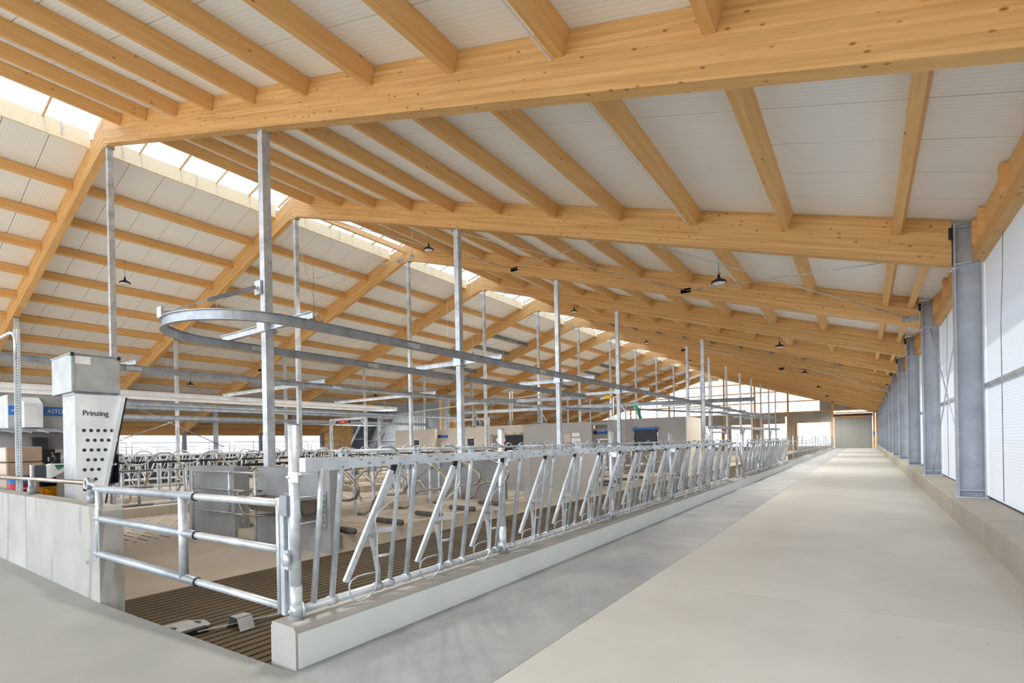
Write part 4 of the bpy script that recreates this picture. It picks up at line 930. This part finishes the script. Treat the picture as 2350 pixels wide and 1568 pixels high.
for k in range(6): spots.append((-17.7, 4.4+1.2*k, 1)); spots.append((-18.5, 4.4+1.2*k, -1))
for k in range(9): spots.append((-17.7, 13.2+1.2*k, 1)); spots.append((-18.5, 13.2+1.2*k, -1))
for x, y, s in spots:
    blk = {True: 'right-hand bed', False: 'left-hand bed'}[x > -12]; near = y < 12
    idx = sum(1 for q in spots if (q[0] > -12) == (x > -12) and (q[1] < 12) == near and q[2] == s and q[1] < y)
    lb = 'curved tubular stall divider on the %s %s, %s row, %s from the camera' % ('near' if near else 'far', blk, 'alley-side' if s > 0 else 'inner', ORD[idx])
    gp_ = 'stall dividers on the %s' % blk
    src = dR if s > 0 else dL
    if s > 0 and not usedR: src.location = (x, y, -.05); src['label'] = lb; src['group'] = gp_; usedR = True
    elif s < 0 and not usedL: src.location = (x, y, -.05); src['label'] = lb; src['group'] = gp_; usedL = True
    else: copy_tree(src, (x, y, -.05), lb, gp_)
# dark neck rails
for i, (x, y0, y1) in enumerate(((-8.75, 5.5, 11.2), (-10.75, 5.5, 11.2), (-8.75, 15.9, 23.9), (-17.2, 3.6, 11.1), (-17.2, 12.6, 24))):
    MB().cyl((x, y0, 1.10), (x, y1, 1.10), .03, 8).build('neck_rail', 'black', None, loc=(x, (y0+y1)/2, 1.1), label='long dark neck rail over the stall dividers, %s' % ['alley side of the near right bed', 'inner side of the near right bed', 'far right bed', 'near left bed', 'far left bed'][i], category='rail', group='dark neck rails')
# wavy head rails
def wavy(x, y0, y1, lbl, z0=1.06, a=.31, per=1.2, mat='galv'):
    pts = []; y = y0
    while y < y1:
        for dy, z in ((0, z0), (.28, z0), (.40, z0+.05), (.60, z0+a-.05), (.70, z0+a), (.92, z0+a), (1.02, z0+a-.05)): pts.append((x, y+dy, z))
        y += per
    pts.append((x, y, z0)); w_ = MB().tube(pts, .026, 8).build('wavy_rail', mat, None, loc=(x, (y0+y1)/2, z0), label=lbl, category='rail', group='wavy head rails')
    y = y0+.14
    while y < y1: MB().cyl((x, y, ZF), (x, y, z0), .028, 8).build('support_post', 'galv', w_); y += 2.4
wavy(-15.4, 3.8, 11.0, 'wavy pipe rail above the stalls behind the inner gates')
wavy(-15.4, 12.6, 24, 'wavy pipe rail above the stalls in front of the beige wall', 1.15)
wavy(-10.0, 15.9, 23.8, 'wavy pipe rail above the stalls in front of the grey robot room', 1.15)
wavy(-20.8, 4.0, 24, 'far wavy pipe rail left of the ridge posts', 1.1)
# rubber rolls
for i, (x0, x1, y) in enumerate([(-7.72, -7.40, 4.0+1.6), (-7.40, -7.42+.0, 0)][:1]+[(-7.85, -7.42, 5.62+0*.1)][:0]):
    pass
def roll(xa, xb, y, lbl): 
    r = root('rubber_roll', ((xa+xb)/2, y, -.06), lbl, 'roll', 'grey rubber rolls on the cubicle kerb')
    for a, b in ((xa, xa+(xb-xa)*.48), (xa+(xb-xa)*.52, xb)): MB().cyl((a, y, 0.0), (b, y, -.005), .055, 12).build('roll_body', 'rubber_roll', r)
for i in range(9):
    y = 5.6+1.08*i if i < 5 else 16.0+1.2*(i-5)
    roll(-7.9, -7.18, y-.05, 'grey rubber roll lying across the cubicle bed kerb, %s from the camera' % ORD[i])
# scraper parts on the rubber alley
sc = root('scraper_guide', (-5.02, 2.52, ZF), 'folded zinc bracket standing on the rubber floor', 'bracket')
m = MB(); X_, Y_, Z_ = -5.02, 2.52, ZF
for (a, b), (c, d) in (((-.14, 0), (-.075, .12)), ((-.075, .12), (.07, .12)), ((.07, .12), (.13, 0))): m.prism([(a, b), (c, d), (c+.008, d+.008), (a+.008, b)], 'y', -.07, .07)
o = MB(); o.v = [Vector((X_+v.x, Y_+v.y, Z_+v.z)) for v in m.v]; o.f = m.f; o.sm = m.sm; o.build('folded_sheet', 'tower_dull', sc)
sp_ = root('scraper_plate', (-5.35, 2.2, ZF), 'flat steel cover plate with two half-round openings on the rubber floor', 'plate')
MB().prism([(-5.66, 1.98), (-5.38, 1.98), (-5.27, 2.12), (-5.25, 2.30), (-5.32, 2.38), (-5.48, 2.40), (-5.64, 2.28)], 'z', ZF+.012, ZF+.03).build('cover', 'tower_dull', sp_)
for yy in (2.09, 2.31): MB().prism([(-5.47+.06*math.cos(t), yy+.045*math.sin(t)) for t in [math.pi*i/10 for i in range(11)]], 'z', ZF+.03, ZF+.032).build('opening', 'darkgrey', sp_)
MB().box(-5.25, -5.18, 2.0, 2.30, ZF+.002, ZF+.05).build('slide_block', 'black', sp_)
MB().bar((-5.18, 2.2, ZF+.03), (-4.95, 3.2, ZF+.02), .02, .01).build('slide_strip', 'galv', sp_)

# ------------------------------------------------------------------ robot room
rm = struct('wall_2', 'long grey and beige concrete wall of the milking robot rooms')
RY = 24.4
def rw(x0, x1, z1, mat, name='wall_panel', y0=RY, y1=RY+.2, z0=ZF, **t): return MB().box(x0, x1, y0, y1, z0, z1).build(name, mat, rm, loc=((x0+x1)/2, y0, z0), **t)
RT = 2.52
segs = [(-26.9, -25.5, 0), (-24.6, -23.1, 0), (-23.1, -22.0, 2), (-22.0, -20.5, 0), (-19.8, -18.45, 0), (-16.1, -14.0, 0), (-14.0, -11.9, 0), (-10.9, -6.9, 0)]
rw(-26.9, -25.45, RT-.02, 'beigewall'); rw(-24.55, -23.15, RT-.02, 'beigewall'); rw(-25.45, -24.55, RT-.02, 'beigewall', z0=1.85); rw(-25.45, -24.55, .9, 'beigewall')
rw(-22.0, -20.45, RT-.02, 'beigewall'); rw(-20.45, -19.78, RT-.02, 'beigewall', z0=1.86); rw(-20.45, -19.78, .9, 'beigewall')
rw(-19.78, -18.6, RT, 'beigewall'); rw(-18.6, -16.2, RT, 'beigewall', z0=1.98)
rw(-16.2, -13.9, RT, 'greywall'); rw(-13.89, -11.85, RT, 'greywall'); rw(-10.95, -9.9, RT+.05, 'greywall'); rw(-9.89, -6.95, RT+.05, 'greywall')
rw(-11.85, -10.95, RT-.02, 'precast', 'lintel', z0=2.34)
MB().box(-7.15, -6.95, RY+.2, RY+2.7, ZF, RT+.05).build('wall_panel', 'beigewall', rm, loc=(-7, RY+1.3, ZF))
for i, (x0, x1, z0, z1) in enumerate(((-25.45, -24.55, .9, 1.85), (-20.45, -19.78, .9, 1.86))):
    w = struct('window_%d' % (20+i), 'small dark window of the beige room wall')
    MB().box(x0+.06, x1-.06, RY+.0, RY+.02, z0, z1-.06).build('pane', 'darkgrey', w); 
    for a, b, c, d in ((x0, x0+.06, z0, z1), (x1-.06, x1, z0, z1), (x0, x1, z1-.06, z1)): MB().box(a, b, RY-.01, RY+.06, c, d).build('frame', 'white', w)
    MB().box(x0+.35, x0+.55, RY-.012, RY-.002, z1-.25, z1-.18).build('red_patch', 'red', w)  # small red patch before the dark pane
# room interiors
MB().box(-24, -10.5, RY+2.0, RY+2.1, ZF, 2.2).build('inner_wall', 'greywall', rm)
MB().box(-26.0, -21.9, RY+.7, RY+.75, ZF, 2.45).build('inner_wall', 'beigewall', rm)
for (x0, x1, z, lbl) in ((-23.0, -22.0, 2.0, 'blue tube with dark end lying in the first opening of the beige wall'), (-11.8, -10.95, 1.95, 'blue padded bar in the right opening of the grey wall')):
    b_ = root('blue_bar', ((x0+x1)/2, RY+.3, z), lbl, 'bar', 'blue bars in the room openings')
    MB().cyl((x0+.1, RY+.3, z), (x1, RY+.3, z), .09, 12).build('bar_body', 'blade', b_); MB().cyl((x0-.1, RY+.3, z), (x0+.12, RY+.3, z), .1, 12).build('bar_end', 'navy', b_)
    m = MB(); m.box(x0+.1, x1-.1, RY+.25, RY+.3, 1.2, 1.25); m.box(x0+.1, x1-.1, RY+.25, RY+.3, 1.55, 1.6); m.box(x0+.2, x0+.25, RY+.25, RY+.3, 0, 1.6); m.build('rack', 'galv_bright', b_)
rb = root('milking_robot', (-17.9, RY+.6, ZF), 'red milking robot with white top seen through the beige wall opening', 'machine')
MB().box(-18.4, -17.5, RY+.4, RY+1.2, ZF, 1.55).build('red_body', 'red', rb, bevel=.05); MB().box(-18.45, -17.3, RY+.35, RY+1.2, 1.55, 1.75).build('white_top', 'white', rb, bevel=.04); MB().box(-17.3, -17.1, RY+.4, RY+.6, ZF, 1.9).build('arm', 'galv_bright', rb)
dp = root('black_screen', (-16.8, RY-.02, 1.2), 'large black board beside the red robot opening', 'board')
MB().box(-17.45, -16.2, RY-.04, RY-.01, .3, 1.93).build('board', 'black', dp); MB().box(-18.6, -16.1, RY-.05, RY-.02, 1.98, 2.02).build('top_strip', 'beigewall', dp)
for x in (-18.4, -17.4, -16.8, -16.3): MB().cyl((x, RY-.03, 2.0), (x, RY-.06, 2.05), .03, 6).build('screw', 'darkgrey', dp)
tf = root('black_film', (-8.9, RY-.02, 1.6), 'dark film taped over an opening with blue tape on the grey wall', 'sheet')
m = MB(); nx, nz_ = 14, 10
vs = [(-9.5+1.2*i/nx, RY-.03-.035*math.sin(i*1.3+j*.6)*math.sin(j*.9)-.01, .95+1.08*j/nz_) for j in range(nz_+1) for i in range(nx+1)]
m.add(vs, [(j*(nx+1)+i, j*(nx+1)+i+1, (j+1)*(nx+1)+i+1, (j+1)*(nx+1)+i) for j in range(nz_) for i in range(nx)], True).build('film', 'darkgrey', tf)
MB().box(-9.56, -8.24, RY-.09, RY-.06, 2.0, 2.1).build('blue_tape', 'bluetape', tf); MB().box(-9.45, -9.38, RY-.09, RY-.06, 2.08, 2.16).build('blue_tape', 'bluetape', tf); MB().box(-8.4, -8.33, RY-.09, RY-.06, 2.08, 2.15).build('blue_tape', 'bluetape', tf)
pt = root('wall_chart', (-13.1, RY-.02, 1.4), 'pale window with posters on the grey wall behind a post', 'poster')
MB().box(-13.0, -12.55, RY-.03, RY-.01, 1.75, 1.95).build('sheet', 'white', pt); MB().box(-13.05, -12.5, RY-.03, RY-.01, 1.0, 1.68).build('sheet', 'white', pt); MB().box(-13.5, -13.1, RY-.03, RY-.01, .9, 1.9).build('sheet', 'beigewall', pt)
lv = root('lever', (-5.9, 13.8, 1.4), 'thin dark-tipped lever standing above the feed fence', 'lever')
MB().cyl((-3.12, 9.2, 1.41), (-3.18, 9.32, 1.60), .008, 6).build('rod', 'galv_bright', lv); MB().cyl((-3.18, 9.32, 1.60), (-3.215, 9.39, 1.70), .011, 8).build('handle', 'black', lv)
# equipment above the rooms
eq = root('hoist_frame', (-9, 28, 2.6), 'green and yellow pump frame standing on the room roof', 'machine')
ey = 28.0
for x in (-12.15, -11.75): MB().cyl((x, ey, ZF), (x, ey, 4.05), .04, 8).build('pillar', 'galv', eq)
MB().cyl((-12.15, ey, 4.05), (-11.75, ey, 4.05), .04, 8).build('cross_pipe', 'galv', eq)
MB().cyl((-13.0, ey, 4.0), (-12.2, ey, 4.15), .06, 10).build('horizontal_pipe', 'galv_bright', eq)
MB().box(-12.7, -12.25, ey-.1, ey+.1, 4.0, 4.18).build('yellow_box', 'yellowp', eq)
MB().tube([(-11.0, ey, 3.45), (-10.8, ey, 3.45), (-10.65, ey, 3.3), (-10.6, ey, 3.0), (-10.5, ey, 2.7)], .09, 10).build('green_hose', 'green', eq)
MB().bar((-11.75, ey, 3.6), (-10.9, ey, 2.7), .05, .05).build('strut', 'galv_bright', eq)
MB().box(-11.9, -11.4, ey-.1, ey+.1, 2.5, 2.62).build('green_base', 'green', eq)
for i, x in enumerate((-19.9, -15.2)):
    pf = root('support_stand', (x, 22.5, 2.5), 'grey steel support frame under the curved rail above the room, %s one' % ['left', 'right'][i], 'frame', 'support frames on the rooms')
    MB().box(x-.06, x+.06, 24.5, 24.62, 2.5, 3.6).build('upright', 'galv_dark', pf); MB().bar((x-.1, 24.56, 3.6), (x+.5, 24.56, 2.62), .05, .05).build('diagonal', 'galv_dark', pf); MB().box(x-.1, x+.6, 24.5, 24.62, 2.5, 2.58).build('base', 'galv_dark', pf)
# pale pipe line with balancers
pl = root('suspended_pipe', (-20, 20, 3.5), 'long cream pipe hung on wires above the beige wall', 'pipe')
P0, P1 = Vector((-27.0, 22.6, 3.33)), Vector((-13.5, 22.6, 3.98))
MB().cyl(P0, P1, .035, 8).build('pipe', 'beigewall', pl)
for t in (.08, .22, .36, .5, .64, .8): a = P0.lerp(P1, t); MB().cyl(a, (a.x, a.y, zb(a.x)+RD), .006, 4).build('wire', 'white', pl)
for i, t in enumerate((.50, .73)):
    a = P0.lerp(P1, t); h = root('balancer', tuple(a), 'small green spring balancer hanging from the cream pipe, %s one' % ['left', 'right'][i], 'tool', 'green balancers')
    MB().cyl(a+Vector((0, 0, -.03)), a+Vector((0, 0, -.36)), .06, 10).build('green_case', 'green', h); MB().cyl(a+Vector((0, 0, .02)), a+Vector((0, 0, -.06)), .07, 10).build('yellow_cap', 'yellowp', h)
    for dx in (-.06, .06): MB().cyl(a+Vector((dx, 0, -.3)), a+Vector((dx, 0, -1.15)), .006, 4).build('cord', 'galv', h)
ch = root('chain_hoist', (-15.9, 22.6, 3.9), 'white hanging hoist with loops beside the right green balancer', 'tool')
a = P0.lerp(P1, .83)
for dx in (-.05, .12): MB().cyl((a.x+dx, a.y, a.z+.4), (a.x+dx, a.y, a.z-1.2), .03, 8).build('tube', 'white', ch)
m = MB(); m.tube([(a.x+.05+.1*math.sin(t*2), a.y, a.z-.1-t*.12) for t in range(9)], .015, 6); m.build('hose', 'galv_bright', ch)

# ------------------------------------------------------------------ far left: strand board, corrugated wall, elevator, portal frames
def corr(name, x0, x1, y, z0, zf, mat, parent, amp=.035, per=.25):
    m = MB(); x = x0; pts = []
    while x < x1:
        for dx, a in ((0, 0), (per*.3, 0), (per*.4, 1), (per*.6, 1), (per*.7, 0)): pts.append((x+dx, y-amp*a))
        x += per
    pts.append((x1, y)); pts = [p for p in pts if p[0] <= x1]
    vs = [(a, b, z0) for a, b in pts]+[(a, b, zf(a)) for a, b in pts]; n_ = len(pts)
    m.add(vs, [(i, i+1, i+1+n_, i+n_) for i in range(n_-1)]); return m.build(name, mat, parent)
wl = struct('wall_left', 'far left cross wall of strand board and profiled grey sheet')
YP = FY[5]+.15
MB().prism([(-43.2, ZF), (-38.3, ZF), (-38.3, zb(-38.3)+.4), (-43.2, zb(-43.2)+.1)], 'y', YP, YP+.05).build('strand_board', 'osb', wl, loc=(-40, YP, 1), label='orange strand board panel')
MB().box(-38.3, -38.0, YP-.1, YP, ZF, zb(-38)).build('corner_post', 'galv_dark', wl)
corr('profiled_sheet', -38.0, -26.6, YP, ZF, lambda x: min(zb(x)+.2, 4.9), 'sheet_blue', wl, .05, .3)
MB().box(-38.0, -26.6, YP-.08, YP-.04, 1.85, 1.93).build('sheet_rail', 'galv', wl)
MB().box(-27.6, -27.35, YP-.1, YP-.06, ZF, 5.0).build('timber_post', 'glulam', wl)
MB().box(-27.2, -26.0, YP+.5, YP+.55, 1.5, 3.5).build('board_panel', 'osb', wl)
# outer left curtain wall
wo_ = struct('wall_outer_left', 'low outer left wall with white curtain openings')
MB().box(-43.4, -43.1, -6.4, YE, ZF-.2, 1.0).build('base_wall', 'greywall', wo_)
MB().box(-43.35, -43.2, -6.4, YE, zb(-43.2)-.12, zb(-43.2)+.7).build('eave_board', 'purlin', wo_)
for k in range(-1, 13):
    y0 = FY[0]-6 if k < 0 else FY[k]
    w = struct('window_%d' % (k+31), 'long white curtain opening of the outer left wall')
    MB().add([(-43.3, y0+.1, 1.0), (-43.3, y0+5.9, 1.0), (-43.3, y0+5.9, 2.56), (-43.3, y0+.1, 2.56)], [(0, 3, 2, 1)]).build('pane', 'polyfar', w, loc=(-43.3, y0, 1))
    MB().cyl((-43.2, y0+.1, 1.68), (-43.2, y0+5.9, 1.68), .02, 6).build('wire', 'galv_dark', w)
ev = root('elevator', (-36.2, 29, 1.5), 'dark slanting belt elevator against the grey profiled sheet wall', 'machine')
MB().prism([(-37.3, 1.3), (-35.8, 1.3), (-33.7, 4.4), (-34.9, 4.4)], 'y', 28.6, 28.9).build('casing', 'darkgrey', ev)
MB().bar((-37.2, 28.55, 1.6), (-34.9, 28.55, 4.5), .2, .15, (0, 1, 0)).build('side_rail', 'galv', ev)
for t in (.25, .6): MB().bar((-37.3+2.4*t, 28.58, 1.3+3.1*t), (-35.8+2.1*t, 28.58, 1.3+3.1*t), .04, .03).build('cross_strip', 'galv_bright', ev)
MB().box(-34.5, -32.6, 28.5, 28.8, 4.0, 4.3).build('drive_box', 'black', ev); MB().tube([(-37.2, 28.5, 3.4), (-37.35, 28.5, 2.4), (-37.2, 28.5, 1.5)], .06, 6).build('yellow_hose', 'yellowp', ev)
def portal(x0, x1, y, z, lbl):
    p = root('gantry', (x0, y, ZF), lbl, 'frame', 'galvanised portal frames')
    for x in (x0, x1): MB().box(x-.07, x+.07, y-.07, y+.07, ZF, z).build('leg', 'galv', p)
    MB().box(x0-.07, x1+.07, y-.07, y+.07, z, z+.14).build('beam', 'galv', p)
    for x, s in ((x0, 1), (x1, -1)): MB().bar((x, y, z-.4), (x+.4*s, y, z), .06, .06).build('knee', 'galv', p)
portal(-26.6, -23.4, 19.0, 3.0, 'galvanised portal frame before the strand board, nearer one')
portal(-27.2, -24.0, 23.2, 3.25, 'galvanised portal frame before the profiled sheet wall')
portal(-23.5, -19.8, 25.8, 3.0, 'galvanised portal frame seen above the beige room wall')
sl_ = root('spirit_level', (-25.4, 18.9, 3.05), 'red spirit level lying on the nearer portal frame beam', 'tool')
MB().box(-25.9, -24.7, 18.88, 18.94, 2.84, 2.97).build('body', 'red', sl_); 
for x in (-25.92, -24.8): MB().box(x, x+.12, 18.87, 18.95, 2.83, 2.98).build('end_cap', 'black', sl_)
MB().box(-25.4, -25.2, 18.87, 18.88, 2.88, 2.95).build('vial', 'yellowp', sl_)
# feeding fences and tubes far left (simple)
def tubefence(x, y0, y1, lbl, n, z1=1.25, dark=True):
    p = root('cow_fence', (x, y0, ZF), lbl, 'fence', 'cow fences on the far left side')
    for z in (.35, z1): MB().cyl((x, y0, z), (x, y1, z), .04, 8).build('rail', 'galv_bright', p)
    for i in range(n+1):
        y = y0+(y1-y0)*i/n; MB().cyl((x, y, ZF), (x, y, z1+.05), .022, 6).build('bar', 'galv', p)
        if i < n: MB().cyl((x, y+.1, .4), (x, y+(y1-y0)/n*.8, z1), .018, 6).build('slant_bar', 'galv_bright', p)
tubefence(-22.6, 3.2, 24, 'tubular cow fence just left of the ridge posts', 40)
tubefence(-30.5, 3.2, 28, 'tubular cow fence by the left post row', 46, 1.2)
tubefence(-36.5, 8, 28.5, 'tubular cow fence before the outer left columns', 30, 1.2)
for i, (x0, x1, y0, y1, z, l) in enumerate(((-36.2, -31.0, 8, 28.8, .9, 'dark rubber-covered ledge before the far left columns'), (-42.5, -38.6, 9, 29.0, 1.05, 'dark rubber-covered ledge by the outer left wall'))):
    MB().box(x0, x1, y0, y1, ZF, z).build('ledge', 'darkgrey', None, loc=((x0+x1)/2, (y0+y1)/2, ZF), label=l, category='platform')
hr = root('guard_railing', (-36.8, 9, 1.05), 'pipe guard railing in bays on the far left ledge', 'railing')
for i in range(6):
    y = 9.5+3.2*i; MB().tube([(-38.5, y, 1.05), (-38.5, y, 1.95), (-38.5, y+2.9, 1.95), (-38.5, y+2.9, 1.05)], .03, 6).build('hoop', 'galv_dark', hr); MB().cyl((-38.5, y, 1.5), (-38.5, y+2.9, 1.5), .02, 6).build('mid_rail', 'galv', hr); MB().cyl((-38.5, y+1.45, 1.05), (-38.5, y+1.45, 1.95), .025, 6).build('baluster', 'galv', hr)

# ------------------------------------------------------------------ far gable
gw = struct('wall_far', 'far gable wall: white curtain windows over profiled sheet, timber posts')
GY = YE+.35
def gz(x): return zb(x)+RD
def gpanel(x0, x1, z0, z1, name='pane'):
    MB().add([(x0, GY, z0), (x1, GY, z0), (x1, GY, min(z1, gz(x1))), (x0, GY, min(z1, gz(x0)))], [(0, 1, 2, 3)]).build(name, 'polyfar', gw, loc=((x0+x1)/2, GY, z0))
XG = [-43.3, -37, -30.8, -24.6, XR, -16.7, -12.6, -8.5, -4.85]
for a, b in zip(XG, XG[1:]): gpanel(a+.06, b-.06, 4.95 if a > -38 else 3.0, 20)
corr('profiled_sheet', -43.3, -3.5, GY, 3.5, lambda x: 4.92, 'sheet', gw, .05, .3)
corr('profiled_sheet', -4.85, -3.5, GY, 4.92, lambda x: gz(x), 'sheet', gw, .05, .3)
corr('profiled_sheet', -3.4, 1.3, GY, 4.85, lambda x: gz(x), 'sheet', gw, .05, .3)
for z in (4.93, 6.4, 7.85, 9.2):
    half = (ZR+.4-z)/SL
    for a, b in ((XR-half, XR+half),): 
        a = max(a, -43.3); b = min(b, 1.2 if z < 5 else 99); MB().box(a, b, GY-.14, GY-.02, z-.08, z+.08).build('girt', 'purlin', gw, loc=((a+b)/2, GY, z))
MB().box(-43.3, -3.4, GY-.12, GY-.02, 3.42, 3.54).build('girt', 'purlin', gw, loc=(-20, GY, 3.5))
for x in (-37, -30.8, -24.6, -16.65, -12.6, -8.5, -3.42, .95, 1.25): MB().box(x-.12, x+.12, GY-.3, GY-.1, ZF, gz(x)-.1).build('timber_post', 'glulam', gw, loc=(x, GY-.2, 2))
# lower openings
for i, (a, b) in enumerate(((-36.7, -31.2), (-30.4, -25), (-24.2, -17), (-15.8, -12.9), (-11.6, -8.8), (-7.5, -3.6))):
    w = struct('window_%d' % (60+i), 'white curtain opening low in the far gable wall')
    MB().add([(a, GY, .3), (b, GY, .3), (b, GY, 3.35), (a, GY, 3.35)], [(0, 1, 2, 3)]).build('pane', 'polyfar', w, loc=(a, GY, 1))
    for z in (1.5, 2.5): MB().box(a, b, GY-.03, GY-.01, z-.03, z+.03).build('bar', 'galv', w)
    for x in (a, b): MB().box(x-.07, x+.07, GY-.2, GY-.04, 0, 3.42).build('jamb', 'purlin', w)
for a, b in ((-43.3, -36.7), (-31.2, -30.4), (-25, -24.2), (-17, -15.8), (-12.9, -11.6), (-8.8, -7.5)): corr('profiled_sheet', a, b, GY, ZF, lambda x: 3.5, 'sheet', gw, .05, .3)
MB().box(-43.3, -3.4, GY-.02, GY+.1, ZF, .35).build('base_strip', 'greywall', gw)
MB().box(-19.3, -17.3, GY-.2, GY-.12, 9.95, 10.6).build('ridge_board', 'curb_wood', gw)
dr = struct('door_1', 'grey roller door at the end of the feed alley')
MB().box(-3.25, .78, GY-.035, GY, .0, 4.0).build('door_light_stop', 'doorgrey', dr)  # sheet added behind the slats to stop light leaking through their gaps
for i in range(8): MB().box(-3.25, .78, GY-.1, GY-.04, .02+.49*i, .02+.49*(i+1)-.004).build('door_slat', 'doorgrey', dr, loc=(-1.2, GY, .02+.49*i))
MB().box(-3.3, .82, GY-.25, GY-.05, 3.98, 4.1).build('door_lintel', 'purlin', dr); MB().box(-3.3, .82, GY-.15, GY-.05, 4.1, 4.45).build('door_box', 'brownpanel', dr); MB().box(-3.3, .82, GY-.3, GY-.1, 4.5, 4.65).build('door_lintel', 'purlin', dr)
ct = root('door_control', (1.0, GY-.35, 1.9), 'small blue and red control box beside the grey roller door', 'box')
MB().box(.85, 1.05, GY-.42, GY-.32, 1.75, 2.1).build('blue_case', 'blue', ct); MB().box(.9, 1.0, GY-.42, GY-.32, 1.5, 1.6).build('red_button', 'red', ct)
# far crossover canopy
fc = root('low_canopy', (-6, 30, 2.2), 'low grey steel canopy beam right of the grey robot room', 'frame')
MB().box(-7.0, -4.9, 30.0, 30.15, 2.0, 2.16).build('beam', 'galv_dark', fc) if False else MB().bar((-6.9, 29.2, 2.12), (-6.0, 47, 2.2), .5, .16).build('beam', 'galv_dark', fc)
for y in (35., 42., 46.5): MB().box(-6.5, -6.36, y-.07, y+.07, ZF, 2.1).build('leg', 'galv', fc); MB().bar((-6.4, y, 1.6), (-6.4, y+.6, 2.05), .06, .06).build('knee', 'galv', fc)
# red emergency box far left
rbx = root('warning_box', (-37.6, 11.4, 3.6), 'small black box with red face on the first far left column', 'box')
MB().box(-37.7, -37.45, 11.3, 11.6, 3.0, 3.3).build('case', 'black', rbx); MB().box(-37.45, -37.43, 11.35, 11.55, 3.1, 3.27).build('red_face', 'red', rbx)

for o in bpy.data.objects:
    if '_o' in o: del o['_o']
bpy.context.view_layer.update()
